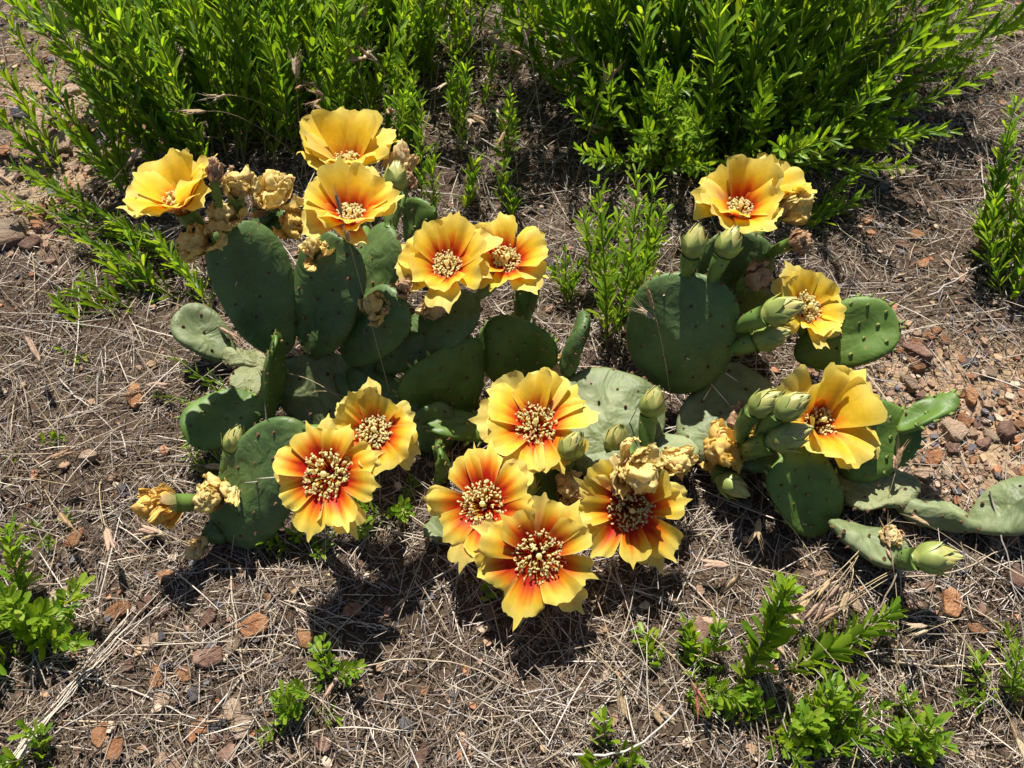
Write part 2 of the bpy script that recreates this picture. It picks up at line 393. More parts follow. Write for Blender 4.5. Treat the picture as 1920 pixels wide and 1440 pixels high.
# scattered chips
REG = {'sand': ('on the bare sandy soil beside the cactus', 'sandy soil'), 'shale': ('in the shale patch behind the leafy stems', 'shale patch'),
       'straw': ('half sunk in dry straw', 'straw')}
placed = 0; tries = 0
while placed < 274 and tries < 20000:
    tries += 1
    u = random.uniform(0, 1920); v = random.uniform(5, 1435)
    p = at(u, v); s = float(sandy(np.array(p[0]), np.array(p[1])))
    if random.random() > (s*1.0+.025): continue
    reg = 'sand' if (s > .3 and u > 1200) else ('shale' if (s > .3 and v < 600) else 'straw')
    kind = random.choices(['rust', 'tan', 'grey', 'brown'], {'sand': [5, 3, 1.6, 3], 'shale': [3, 5, 1, 2.5], 'straw': [5, 3, 1, 4]}[reg])[0]
    size = random.uniform(.009, .023) if reg != 'shale' else random.uniform(.012, .034)
    if random.random() < .12: size *= 1.45
    szn = 'tiny' if size < .0125 else ('small' if size < .019 else 'larger')
    lab = f'{szn} {CNAME[kind]} angular stone chip {REG[reg][0]}'
    stone(p, size, kind, label=lab, group=f'{szn} {CNAME[kind]} chips in the {REG[reg][1]}'); placed += 1
# fine gravel
def gravel(n):
    P = rand_ground(n*3); s = sandy(P[:, 0], P[:, 1]); P = P[RNG.random(len(P)) < s*.9+.12][:n]
    pal = np.array([(.34, .16, .08), (.42, .27, .16), (.22, .13, .09), (.13, .12, .125), (.47, .36, .26), (.3, .19, .12)]); m = MB()
    idx = RNG.integers(0, len(CHIPS), len(P))
    for h, (V, F) in enumerate(CHIPS):
        Q = P[idx == h]; k = len(Q)
        sz = .0025+.0095*RNG.random(k)**2.2; a = RNG.uniform(0, 6.28, k); c, s_ = np.cos(a), np.sin(a); tl = RNG.normal(0, .3, k)
        x = V[None, :, 0]; y = V[None, :, 1]; z = V[None, :, 2]*1.3 + x*tl[:, None]
        W = np.stack([(x*c[:, None]-y*s_[:, None]), (x*s_[:, None]+y*c[:, None]), z], -1)*sz[:, None, None]
        W[:, :, 0] += Q[:, 0, None]; W[:, :, 1] += Q[:, 1, None]; W[:, :, 2] += (gh(Q[:, 0], Q[:, 1])+sz*.1+.0005)[:, None]
        m.add(W.reshape(-1, 3), (F[None]+np.arange(k)[:, None, None]*len(V)).reshape(-1, 3), np.repeat(pal[RNG.integers(0, len(pal), k)]*RNG.uniform(.7, 1.2, k)[:, None], len(V), 0))
    return m
o = gravel(9000).build('gravel', M_GRAVEL, smooth=False, kind='stuff'); tag(o, 'fine rusty shale grit strewn over the soil', 'gravel')

# ------------------------------------------------------------------ cactus: pads
class Pad: pass
def make_pad(root, base, tip, wpx, e=None, n=(0, 0, 1), th=.017, m=None, young=False, sq=2.3, ob=.22, bend=0.0, seed=0, spines=0, bumpy=.0012, areoles=True):
    org = np.array(root.location)
    B = at(*base); T = lift(B, tip[0], tip[1], e) if e is not None else at(*tip)
    ax = T-B; L = np.linalg.norm(ax); ya = ax/L
    nh = camvec(*n); za = nz(nh-ya*(nh@ya)); xa = np.cross(ya, za)
    w_ = wpx*m_per_px((B+T)/2)/2
    NU, NV = 17, 44
    if m in (M_PADO, M_PADW): bumpy = max(bumpy, .0024)
    th_ = np.linspace(0, 2*np.pi, NV, endpoint=False); ph = np.linspace(-np.pi/2, np.pi/2, NU)
    PH, TH = np.meshgrid(ph, th_, indexing='ij')
    def surf(TH, PH, off=0.0):
        c, s = np.cos(TH), np.sin(TH)
        ox = np.sign(c)*np.abs(c)**(2/sq); oy = np.sign(s)*np.abs(s)**(2/sq)
        rr = np.abs(np.cos(PH))**.55
        x = ox*rr; y = oy*rr
        yy = .5+y*.5
        x = x*(1+ob*(yy-.5)*2)*(1-.28*np.clip((.28-yy)/.28, 0, 1)**1.5)
        lx = x*w_; ly = yy*L
        lx = lx + .02*w_*np.sin(5*yy+seed*2)
        zz = np.sign(np.sin(PH))*np.abs(np.sin(PH))**.8*(th/2+off)*(1-.25*yy)
        zz = zz + bend*L*((yy-.5)**2*2-.2) + .35*bend*w_*(x**2) + .004*np.sin(3*x+seed)*np.sin(4*yy+seed*1.7)
        P = B + lx[..., None]*xa + ly[..., None]*ya + zz[..., None]*za
        return P
    P = surf(TH, PH)
    cen = P.mean((0, 1)); dirs = (P-cen)/(np.linalg.norm(P-cen, axis=-1, keepdims=True)+1e-9)
    P = P + za*((wob(P, 120, seed)+.5*wob(P, 260, seed+2))*bumpy)[..., None] + dirs*(wob(P, 60, seed+3)*bumpy*1.2)[..., None]
    mb = MB(); mb.add(P, grid_faces(NU, NV, True))
    p = Pad(); p.root = root; p.obj = mb.build('pad', m or (M_PADY if young else M_PAD), root, org)
    p.B, p.T, p.xa, p.ya, p.za, p.L, p.w = B, T, xa, ya, za, L, w_
    t2 = np.linspace(0, 2*np.pi, 160, endpoint=False); p.rim = surf(t2, np.zeros_like(t2)); p.cen = (B+T)/2
    p.surf = surf
    if areoles:
        ar = MB(); r = random.Random(seed+91)
        spots = []
        sp = .022 if not young else .0172
        ny = int(L/sp)+1
        for side in (-1, 1):
            for iy in range(-ny, ny+1):
                for ix in range(-6, 7):
                    x = (ix+.5*(iy % 2))*sp*1.05/w_ + r.gauss(0, .04); y = iy*sp*.85/(L/2) + r.gauss(0, .04)
                    rr = (abs(x)**sq+abs(y)**sq)**(1/sq)
                    if rr > .86: continue
                    tt = math.atan2(np.sign(y)*abs(y)**(sq/2), np.sign(x)*abs(x)**(sq/2))
                    spots.append((tt, side*math.acos(min(1, rr**(1/.55)))))
        for k in range(int(2*math.pi*w_*1.2/sp)+6):
            a = -math.pi/2+.35+(2*math.pi-.7)*(k+r.random()*.6)/(int(2*math.pi*w_*1.2/sp)+6)
            spots.append((a, r.uniform(-.12, .12)))
        for tt, pp in spots:
            S = surf(np.array(tt), np.array(pp)); S2 = surf(np.array(tt), np.array(pp), .004)
            nrm = nz(S2-S) if abs(pp) > .25 else nz(S-p.cen)
            R = r.uniform(.0012, .0019)
            tube(ar, [S-nrm*.0012, S+nrm*.0004, S+nrm*.001], [R*1.1, R, R*.3], 6, np.array([(.16, .09, .045), (.14, .075, .04), (.07, .04, .03)]))
            if young and r.random() < .85:
                d = nz(nrm*.8+ya*.9+np.array([r.gauss(0, .15) for _ in range(3)])); l = r.uniform(.002, .0038) if abs(pp) > .25 else r.uniform(.004, .007)
                tube(ar, [S, S+d*l*.5, S+d*l], [R*1.15, R*.9, R*.15], 6, np.array([(.13, .26, .06), (.2, .24, .07), (.33, .13, .06)]))
            for q in range(6):
                d = nz(nrm+.7*np.array([r.gauss(0, .6) for _ in range(3)])); l = r.uniform(.0012, .0028)
                tube(ar, [S, S+d*l], [.00018, .00005], 3, (.34, .19, .09), cap=False)
        if ar.n: ar.build('areoles', M_AREOLE, p.obj, org).__setitem__('kind', 'stuff')
        r.shuffle(spots)
        for tt, pp in spots[:spines]:
            S = surf(np.array(tt), np.array(pp)); S2 = surf(np.array(tt), np.array(pp), .004); nrm = nz(S2-S) if abs(pp) > .25 else nz(S-p.cen)
            d = nz(nrm+.45*np.array([r.gauss(0, .6) for _ in range(3)])+np.array([0, 0, .25])); l = r.uniform(.018, .034)
            sm = MB(); tube(sm, [S-nrm*.001, S+d*l*.4, S+d*l*.75, S+d*l], [.0007, .0006, .00045, .00015], 5, np.array([(.4, .36, .3), (.62, .57, .48), (.6, .55, .46), (.22, .14, .1)]))
            sm.build('spine', M_STRAW, p.obj, org)
    return p
def rim_near(p, px, py):
    q = proj(p.rim); i = np.argmin(((q-np.array([px, py]))**2).sum(1)); P = p.rim[i]; return P+nz(p.cen-P)*.003

# ------------------------------------------------------------------ cactus: ovary, flower, bud, withered flower
def ovary(root, B, E, r0, r1, name, seed, n_end=None, col=(.105, .175, .035)):
    org = np.array(root.location); mb = MB(); Lx = np.linalg.norm(E-B)
    mid = (B+E)/2 if n_end is None else .5*((B+E)/2) + .5*(E-nz(n_end)*Lx*.5)
    pts = bez(B, mid, E, 9); t = np.linspace(0, 1, 9)
    rad = r0+(r1-r0)*np.sin(t*np.pi/2)**1.1; rad[0] *= .75
    c = np.array(col); cc = np.stack([c*(.9+.25*x) for x in t])
    tube(mb, pts, rad, 12, cc)
    V = mb.v[0]; V += (wob(V, 330, seed)*.0005)[:, None]
    r = random.Random(seed)
    for k in range(9):
        i = r.uniform(.15, .9); a = r.uniform(0, 6.28); j = int(i*8); ax, ay, d = frame(pts[j+1]-pts[j]); q = pts[j]+(pts[j+1]-pts[j])*(i*8-j)
        nn = ax*math.cos(a)+ay*math.sin(a); R = np.interp(i, t, rad); S = q+nn*R
        tube(mb, [S-nn*.001, S+nn*.0006, S+nn*.0012+d*.0008], [.0009, .0008, .0002], 5, (.17, .09, .05))
    return mb.build(name, M_OVARY, root, org)

RED = np.array((.58, .022, .006)); ORG = np.array((.86, .23, .010)); YEL = np.array((.88, .60, .035)); PALEY = np.array((.88, .74, .19)); OUTY = np.array((.82, .68, .24))
def petal_col(t, s, red, outer, r):
    base = t - (1-np.abs(s)**1.1)*.15*red + .04*np.sin(11*s+r*7) + .02*np.sin(23*s+r*17) + .07*(r-.5)
    k1 = np.clip((base-(.33*red-.04))/.16, 0, 1)[..., None]; k2 = np.clip((base-(.43*red+.0))/.20, 0, 1)[..., None]
    k3 = np.clip((np.maximum(t, .55+.5*np.abs(s)**4*t)-.72)/.28, 0, 1)[..., None]
    c = RED*(1-k1)+ORG*k1; c = c*(1-k2)+YEL*k2; c = c*(1-k3*.8)+PALEY*k3*.8
    if outer: c = c*.55+OUTY*.45
    return c*(.94+.08*np.sin(r*11))
def petal(mb, O, er, et, n, Lp, W, b0, b1, rnd, red, outer, fold, r0=.004, ruff=1.0, wedge=False):
    NT, NS = 14, 15
    T, S = np.meshgrid(np.linspace(0, 1, NT), np.linspace(-1, 1, NS), indexing='ij')
    tl = np.linspace(0, 1, NT)
    be = np.radians(b0+(b1-b0)*tl**1.2 + fold*np.clip(tl-.45, 0, 1)**1.5*90)
    ds = 1/(NT-1); rr = np.concatenate([[0], np.cumsum(np.sin((be[1:]+be[:-1])/2)*ds)]); zz = np.concatenate([[0], np.cumsum(np.cos((be[1:]+be[:-1])/2)*ds)])
    q = rnd.uniform(-.45, .45)
    edge = np.array([rnd.gauss(0, .011) for _ in range(NS)]); edge[[0, -1]] -= .02
    pk = rnd.choice((.03, .09, .13, .17))*(1.4 if wedge else 1); slant = rnd.gauss(0, .07)
    Ls = 1-.11*np.abs(S)**2.2 + pk*np.exp(-((S-q)/.14)**2) + slant*S + edge[None] - .05*np.exp(-((S+q*.9)/.16)**2)*rnd.random()
    TT = T*(1+(Ls-1)*T**2.5)
    R = np.interp(TT, tl, rr); Zz = np.interp(TT, tl, zz)
    ov = TT > 1; R = np.where(ov, rr[-1]+(TT-1)*np.sin(be[-1]), R); Zz = np.where(ov, zz[-1]+(TT-1)*np.cos(be[-1]), Zz)
    wt = .13+.87*(1-(1-np.clip(T/.93, 0, 1))**1.35); wt *= 1-.07*np.clip((T-.88)/.12, 0, 1)**2
    lat = S*W*wt
    bn = np.interp(T, tl, be)
    f1, f2 = rnd.uniform(2.2, 4.6), rnd.uniform(0, 6.28)
    dis = W*(.34*S**2*(1-.8*T) + ruff*(.13*T**2*np.sin(f1*S+f2) + .06*T**3*np.sin(8.5*S+f2*2) + .05*np.sin(5*T+f2)*T + .025*T*np.sin(17*S+f2)*T**3) - .07*np.exp(-(S/.13)**2)*T*(1-T)*2)
    dis = dis + rnd.gauss(0, .22)*lat*T + W*rnd.uniform(-.05, .28)*np.abs(S)**3*T**2*rnd.choice((1, 1, -1))
    P = O + er*(r0+R*Lp)[..., None] + n*(Zz*Lp)[..., None] + et*lat[..., None]
    nrm = -np.cos(bn)[..., None]*er + np.sin(bn)[..., None]*n
    P = P + nrm*dis[..., None]
    mb.add(P, grid_faces(NT, NS), petal_col(T, S, red, outer, rnd.random()))

def flower(pad, c, Rpx, n, attach=None, opened=1.0, red=1.0, seed=0, d=.042, label=None, nin=7, nout=6, rot=None, skip=(), side=-1, wide=1.0):
    root = pad.root; org = np.array(root.location); rnd = random.Random(seed*13+5)
    nv = camvec(*n); at_px = attach or (c[0]-n[0]*60, c[1]+n[1]*70)
    Bp = rim_near(pad, *at_px); C = near_at(c[0], c[1], Bp, d, side)
    O = C-nv*.013; R = Rpx*m_per_px(C)
    ov = ovary(root, Bp, O+nv*.001, .0045, .0088, 'flower', seed, nv)
    if label: ov['label'] = label
    ex, ey, _ = frame(nv, (0.3, .2, .9)); b0 = 16+32*opened; b1 = 36+56*opened
    a0 = rnd.uniform(0, 6.28) if rot is None else rot
    ang = np.linspace(0, 1, 50); be = np.radians(b0+(b1-b0)*ang**1.25); reach = np.sin(be).mean()
    for layer, cnt in ((1, nout), (0, nin)):
        for k in range(cnt):
            if (layer, k) in skip: continue
            a = a0+2*math.pi*(k+rnd.gauss(0, .15)+.5*layer)/cnt
            er = ex*math.cos(a)+ey*math.sin(a); et = np.cross(nv, er)
            jl = rnd.uniform(.86, 1.08); Lp = min((R-.004)/reach, 1.22*R)*jl*(1.0 if layer == 0 else 1.02)
            mbp = MB(); jb = rnd.gauss(0, 9)
            petal(mbp, O-nv*(.0016*layer)+nv*.0004*(k % 2), er, et, nv, Lp, R*rnd.uniform(.36, .49)*wide*(1 if layer == 0 else .85), b0+jb*.5+layer*9, b1+jb+layer*11,
                  rnd, red*rnd.uniform(.85, 1.1), layer == 1, rnd.choice((0, 0, .6, 1, -.8))*rnd.random(), wedge=wide < .9)
            mbp.build('petal', M_PETAL, ov, org)
    # stamens and stigma
    ms = MB(); sc_ = R/.042
    for k in range(185):
        q = math.sqrt(rnd.random()); a = rnd.uniform(0, 6.28); er = ex*math.cos(a)+ey*math.sin(a)
        rb = (.0022+.006*q)*sc_; rt = (.0025+.0165*q*rnd.uniform(.85, 1.1))*sc_*(0.74+.26*opened); hz = (.0165-.0045*q*q+rnd.gauss(0, .0014))*sc_
        p0 = O+er*rb+nv*.001; p2 = O+er*rt+nv*hz+ np.cross(nv, er)*rnd.gauss(0, .0018); p1 = O+er*(rb*.6+rt*.4)+nv*hz*.62
        pts = bez(p0, p1, p2, 4)
        tube(ms, pts, [.0004, .00036, .00033, .0003], 3, np.array([(.80, .18, .015), (.88, .46, .035), (.9, .64, .12), (.92, .75, .28)]), cap=False)
        dr = nz(er*rnd.gauss(0, .8)+np.cross(nv, er)*rnd.gauss(0, .8)+nv*rnd.gauss(.1, .4)); h = .0013*rnd.uniform(.8, 1.3); rr = .00078
        tube(ms, [p2-dr*h, p2-dr*h*.6, p2+dr*h*.6, p2+dr*h], [rr*.4, rr, rr*.95, rr*.3], 5, np.array((.95, .88, .5))*rnd.uniform(.88, 1.04))
    ms.build('stamens', M_STAMEN, ov, org).__setitem__('kind', 'stuff')
    mp = MB(); tube(mp, [O, O+nv*.012*sc_, O+nv*.0165*sc_, O+nv*.018*sc_, O+nv*.0195*sc_, O+nv*.0202*sc_], [.0012, .0013, .0016, .0026, .0022, .0006], 10, (.95, .88, .5))
    mp.v[0] += (wob(mp.v[0], 1500, seed)*.0003)[:, None]
    mp.build('stigma', M_STAMEN, ov, org)
    return ov

def bud(pad, c, attach, hpx, seed=0, d=None, tint=0.0, side=-1, axis=None):
    """c = middle of the bud head in the picture"""
    root = pad.root; org = np.array(root.location); rnd = random.Random(seed*7+3)
    Bp = rim_near(pad, *attach); at_d = math.hypot(c[0]-attach[0], c[1]-attach[1])*m_per_px(Bp)
    C = near_at(c[0], c[1], Bp, d or at_d*1.12, side); ax = nz(C-Bp) if axis is None else camvec(*axis); H = hpx*m_per_px(C); W = H*.33
    E = C-ax*H*.42
    ov = ovary(root, Bp, E+ax*H*.06, W*.5, W*.8, 'flower_bud', seed, ax, (.11, .185, .04))
    ex, ey, _ = frame(ax)
    core = MB(); t = np.linspace(0, 1, 9); prof = lambda t: W*np.sin(np.pi*np.clip(t, 0, 1)**.75)**.75*(1-.25*t)+.0008
    tube(core, E+ax*(t*H)[:, None], prof(t)*.9, 12, (.42, .44, .16)); core.build('bud_core', M_BUD, ov, org)
    for layer, cnt, l0, l1 in ((0, 5, .0, .98), (1, 5, -.02, .82), (2, 6, -.06, .6)):
        for k in range(cnt):
            m_ = MB(); a = 2*math.pi*(k+.5*layer+rnd.gauss(0, .08))/cnt+seed; NT, NS = 9, 7
            T, S = np.meshgrid(np.linspace(0, 1, NT), np.linspace(-1, 1, NS), indexing='ij')
            tt = l0+(l1-l0)*T*rnd.uniform(.93, 1.03); flare = (.0005+.0006*layer)+(.0012+.0022*layer*rnd.random())*T**4
            wa = (2*math.pi/cnt)*.68*np.clip(1-T**2.6, .02, 1)*(1-.15*(1-T)); aa = a+S*wa
            R = prof(np.clip(tt, .02, 1))*.93+flare+.0004*(1-S**2)
            P = E + ax*(tt*H)[..., None] + R[..., None]*(np.cos(aa)[..., None]*ex+np.sin(aa)[..., None]*ey)
            g0 = np.array([(.52, .46, .15), (.40, .41, .12), (.26, .32, .075)][layer]); pk = np.array((.5, .27, .17))
            cc = g0*(1-.5*(1-np.abs(S))[..., None]**2*(tint+.12)*(T[..., None])) + pk*.5*(1-np.abs(S))[..., None]**2*(tint+.12)*T[..., None]
            cc = cc*(.85+.3*np.abs(S)[..., None]**2)
            m_.add(P, grid_faces(NT, NS), cc); m_.build('bud_scale', M_BUD, ov, org)
    return ov

WCOL = {'yellow': [(.86, .66, .20), (.88, .74, .36), (.80, .44, .08), (.68, .36, .18)],
        'tan': [(.80, .60, .28), (.86, .70, .40), (.7, .38, .14), (.55, .22, .15)],
        'brown': [(.50, .31, .18), (.64, .46, .28), (.36, .15, .10), (.42, .18, .14)],
        'orange': [(.86, .54, .09), (.88, .66, .24), (.82, .38, .04), (.66, .32, .12)]}
def wilted(pad, c, rpx, n, attach=None, style='yellow', seed=0, d=.03, elong=1.15, loose=.5, label=None, side=-1):
    root = pad.root; org = np.array(root.location); rnd = random.Random(seed*17+11); nv = camvec(*n)
    at_px = attach or (c[0]-n[0]*45, c[1]+n[1]*55)
    Bp = rim_near(pad, *at_px); C = near_at(c[0], c[1], Bp, d, side); R = rpx*m_per_px(C); R *= .86; H = R*2*elong; O = C-nv*H*.5
    ov = ovary(root, Bp, O+nv*H*.1, .0045, min(.0085, R*.55), 'withered_flower', seed, nv)
    if label: ov['label'] = label
    ex, ey, _ = frame(nv, (.2, .3, .9)); pal = np.array(WCOL[style]); NT, NS = 20, 20; mb = MB()
    ridge = lambda P, f, sd_: 1-2*np.abs(wob(P, f, sd_))
    for layer, cnt in ((0, 4), (1, 5), (2, 6)):
        for k in range(cnt):
            a = 2*math.pi*(k+.37*layer+rnd.gauss(0, .2))/cnt; tiltv = ex*rnd.gauss(0, .34)+ey*rnd.gauss(0, .34)
            T, S = np.meshgrid(np.linspace(0, 1, NT), np.linspace(-1, 1, NS), indexing='ij')
            lr = (.30, .58, .84)[layer]*rnd.uniform(.85, 1.12); ll = (1.0, .95, .85)[layer]*rnd.uniform(.72, 1.12)
            prof = .3+.7*np.sin(np.pi*.5*np.clip(T/.5, 0, 1))**.8
            curl = rnd.uniform(-.9, .8)*(.5+loose)
            prof = prof*(1-np.clip(T-.5, 0, 1)**1.2*(1.0-.9*max(curl, -.3))) + np.clip(curl, 0, 2)*np.clip(T-.6, 0, 1)*.6
            rad = R*lr*prof
            aa = a+S*rnd.uniform(.7, 1.15)*(1-.2*T)+rnd.gauss(0, .6)*T
            dz = np.clip(T-.62, 0, 1)
            zz = H*ll*(T-dz*(1.0+1.2*max(curl, 0)+.5*rnd.random())) - H*.12*np.abs(S)**2*T*rnd.uniform(-.6, 1.2)
            P = O + nv*zz[..., None] + rad[..., None]*(np.cos(aa)[..., None]*ex+np.sin(aa)[..., None]*ey)
            P = P + tiltv*((P-O)@nv)[..., None] - nv*((P-O)@tiltv)[..., None]*.8
            sd_ = seed*5+k+layer*7
            amp = R*(.05+.34*T); fq = 2.3/R
            dsp = np.stack([ridge(P, fq, sd_), ridge(P, fq, sd_+31), ridge(P, fq, sd_+57)], -1)*amp[..., None]*.62
            dsp += np.stack([ridge(P, fq*2.6, sd_+3), ridge(P, fq*2.6, sd_+33), ridge(P, fq*2.6, sd_+53)], -1)*amp[..., None]*.36
            dsp += np.stack([ridge(P, fq*6.1, sd_+13), ridge(P, fq*6.1, sd_+43), ridge(P, fq*6.1, sd_+63)], -1)*amp[..., None]*.13
            fold = R*.15*T*np.abs(np.sin(S*5+rnd.random()*6+3*T))
            P = P + dsp + fold[..., None]*nz(np.cos(a)*ex+np.sin(a)*ey)
            q = .5+.5*wob(P, 3.2/R, sd_+9); q2 = .5+.5*np.sin(S*6+sd_)
            cc = pal[0]*(1-q[..., None])+pal[1]*q[..., None]
            k2 = (np.clip(1-T*1.9, 0, 1)*.7 + .3*q2*(1-T))[..., None]; cc = cc*(1-k2)+pal[2]*k2
            k3 = np.clip((.5+.5*wob(P, 2.2/R, sd_+77)-.72)*2.5, 0, .6)[..., None]; cc = cc*(1-k3)+pal[3]*k3
            mb.add(P, grid_faces(NT, NS), cc)
    th_, ph_ = np.meshgrid(np.linspace(0, np.pi, 22), np.linspace(0, 2*np.pi, 30, endpoint=False), indexing='ij')
    U = np.stack([np.sin(th_)*np.cos(ph_), np.sin(th_)*np.sin(ph_), np.cos(th_)], -1)
    rb = R*.46*(1+.42*ridge(U, 2.1, seed)+.26*ridge(U, 4.6, seed+5)+.12*ridge(U, 9.5, seed+8))
    P = O+nv*H*.5 + rb[..., None]*(U[..., :1]*ex+U[..., 1:2]*ey+U[..., 2:]*nv*elong*.95)
    q = .5+.5*wob(U, 3.5, seed+2)[..., None]; k3 = np.clip(-ridge(U, 4.6, seed+5), 0, 1)[..., None]*.5
    mb.add(P, grid_faces(22, 30, True), (pal[0]*(1-q)+pal[1]*q)*(1-k3)+pal[2]*k3)
    # green-pink outer scales holding the crumpled petals
    for k in range(5):
        a = 2*math.pi*(k+rnd.gauss(0, .1))/5; T, S = np.meshgrid(np.linspace(0, 1, 8), np.linspace(-1, 1, 7), indexing='ij')
        rad = R*(.3+.5*np.sin(np.pi*(T*.5+.02))**.8)*1.0+.0006; aa = a+S*.55*np.clip(1-T**3, .02, 1)
        P = O - nv*.001 + nv*(T*H*.36)[..., None] + rad[..., None]*(np.cos(aa)[..., None]*ex+np.sin(aa)[..., None]*ey)
        c0 = np.array((.34, .38, .12)) if style != 'brown' else np.array((.3, .2, .12)); c1 = np.array((.56, .34, .2))
        mb.add(P, grid_faces(8, 7), c0*(1-T[..., None])+c1*T[..., None])
    mb.build('crumpled_petals', M_WILT, ov, org)
    return ov

def cactus(label, px, py, name='prickly_pear_cactus'):
    p = ground_at(px, py); return thing(name, label, 'cactus', (p[0], p[1], float(gh(p[0], p[1]))), 'prickly pear clumps')

# ------------------------------------------------------------------ the cacti, clump by clump
# tall clump with the two towering pads
A = cactus('tall prickly pear clump with long leaning pads and many withered blooms', 600, 790)
make_pad(A, (612, 815, -.005), (588, 660, .062), 165, m=M_PADO, seed=1, sq=2.4, bumpy=.002)
a1 = make_pad(A, (533, 665, .058), (428, 420), 142, e=64, n=(.25, .1, 1), seed=2, ob=.18, sq=2.4, th=.02, bumpy=.0022, spines=3)
a2 = make_pad(A, (578, 668, .055), (640, 440), 150, e=66, n=(-.25, .1, 1), seed=3, ob=.12, th=.02, bumpy=.0016)
a3 = make_pad(A, (640, 650, .045), (738, 425), 120, e=62, n=(-.5, .3, 1), seed=4, ob=.2, th=.018)
a4 = make_pad(A, (645, 680, .055), (752, 552), 112, e=70, n=(-.1, .15, 1), seed=5, th=.018)
a5 = make_pad(A, (705, 695, .045), (898, 560, .098), 98, n=(-.2, .1, 1), seed=6, th=.018)
a6 = make_pad(A, (775, 470, .03), (797, 377), 82, e=72, n=(-.2, .2, 1), seed=7, young=True, th=.012)
make_pad(A, (655, 690, .045), (775, 790, .03), 95, n=(.1, .4, 1), seed=8, th=.016)
make_pad(A, (508, 785, .02), (516, 632), 105, e=78, n=(1, .05, .12), seed=9, young=True, th=.012, ob=.05)
make_pad(A, (520, 735, .012), (445, 690, .02), 95, n=(0, .8, .6), m=M_PADW, seed=10, bumpy=.002)
a7 = make_pad(A, (470, 425, .12), (508, 375), 48, e=72, n=(-.2, .2, 1), seed=12, young=False, th=.012, areoles=False)
a8 = make_pad(A, (487, 428, .12), (540, 395), 62, e=55, n=(-.3, .5, 1), seed=13, th=.012, areoles=False)
make_pad(A, (750, 800, .0), (650, 668, .05), 110, n=(.2, .5, 1), seed=15, th=.018)
flower(a1, (333, 372), 88, (-.12, .60, .75), (400, 450), .32, .6, 21, wide=1.38, nin=6, nout=5, rot=.2, d=.05)
flower(a3, (655, 306), 90, (.02, .62, .74), (690, 440), .34, .55, 22, wide=1.38, nin=6, nout=5, d=.09, side=1)
flower(a2, (656, 400), 86, (.0, .48, .84), (650, 450), .42, 1.0, 23, wide=1.2, d=.045)
flower(a5, (838, 497), 84, (-.02, .38, .92), (850, 570), .6, .95, 24, wide=1.1, d=.045)
flower(a5, (951, 485), 76, (.10, .38, .92), (898, 555), .65, .95, 25, wide=1.05, d=.05)
wilted(a1, (440, 340), 33, (.1, .8, .6), (430, 425), 'yellow', 31, d=.05)
wilted(a1, (418, 400), 34, (.2, .6, .8), (420, 430), 'yellow', 32, loose=.8)
wilted(a1, (358, 452), 37, (-.5, .0, .85), (400, 460), 'yellow', 33, d=.03)
wilted(a7, (514, 345), 38, (.15, .85, .5), (508, 380), 'yellow', 34, elong=1.3)
wilted(a7, (486, 376), 22, (-.4, .6, .6), (490, 395), 'brown', 35, elong=1.3)
wilted(a8, (547, 416), 30, (.2, .6, .8), (535, 420), 'orange', 36)
wilted(a2, (584, 460), 29, (-.1, .5, .85), (590, 490), 'yellow', 37, loose=.8, d=.036)
wilted(a3, (752, 293), 33, (.1, .9, .4), (735, 425), 'tan', 38, elong=1.5, d=.09, side=1)
wilted(a3, (764, 333), 22, (.35, .75, .5), (740, 425), 'brown', 39, d=.07, side=1)
bud(a3, (741, 335), (735, 420), 62, 40, tint=.0, side=1)
wilted(a4, (699, 571), 32, (.0, .3, .95), (720, 600), 'yellow', 41, elong=1.3, d=.032)
wilted(a4, (758, 535), 21, (.1, .5, .8), (748, 560), 'brown', 42, d=.02)
wilted(a5, (816, 580), 29, (.1, .0, 1), (815, 600), 'tan', 43, d=.02)
wilted(a1, (401, 312), 18, (.1, .95, .3), (425, 422), 'brown', 44, elong=1.7, d=.07)

# small pale pad lying by itself at the left
Bc = cactus('low two-padded prickly pear lying on straw with scabbed edge', 430, 680)
make_pad(Bc, (437, 672, .015), (335, 582, .05), 88, n=(.15, .5, .9), m=M_PADO, seed=20, sq=2.2)
make_pad(Bc, (505, 690, .005), (420, 660, .02), 62, n=(0, .9, .5), m=M_PADW, seed=21)

# front left clump with the widest open flower
Cc = cactus('prickly pear clump in front with dark drooping pad and two open red-centred flowers', 540, 950)
c1 = make_pad(Cc, (560, 792, .105), (425, 1012, .004), 158, n=(.1, .2, 1), seed=31, ob=.0, th=.02, sq=2.6, spines=4)
c2 = make_pad(Cc, (497, 755, .03), (340, 812, .045), 108, n=(-.1, .3, 1), seed=32, young=True, th=.013, ob=.1, bend=.05)
c3 = make_pad(Cc, (428, 1010, .0), (385, 985, .02), 45, n=(0, .5, 1), seed=33, th=.012)
flower(c1, (610, 889), 104, (-.04, .16, 1), (540, 880), 1.0, 1.22, 51, wide=.76, nin=8, nout=5, d=.062, rot=.3, label='widest open flower with red-orange throat')
flower(c1, (701, 806), 80, (.08, .30, .95), (570, 800), .85, 1.0, 52, wide=1.05, d=.075)
bud(c1, (440, 826), (424, 885), 58, 53)
wilted(c1, (388, 938), 40, (-.4, -.25, .85), (410, 930), 'yellow', 54, d=.03, loose=.8)
wilted(c1, (283, 950), 40, (-1, -.12, .35), (400, 950), 'orange', 55, d=.06, elong=1.35, loose=.3)
wilted(c3, (358, 1036), 22, (-.6, -.3, .7), (385, 1000), 'tan', 56, d=.02)

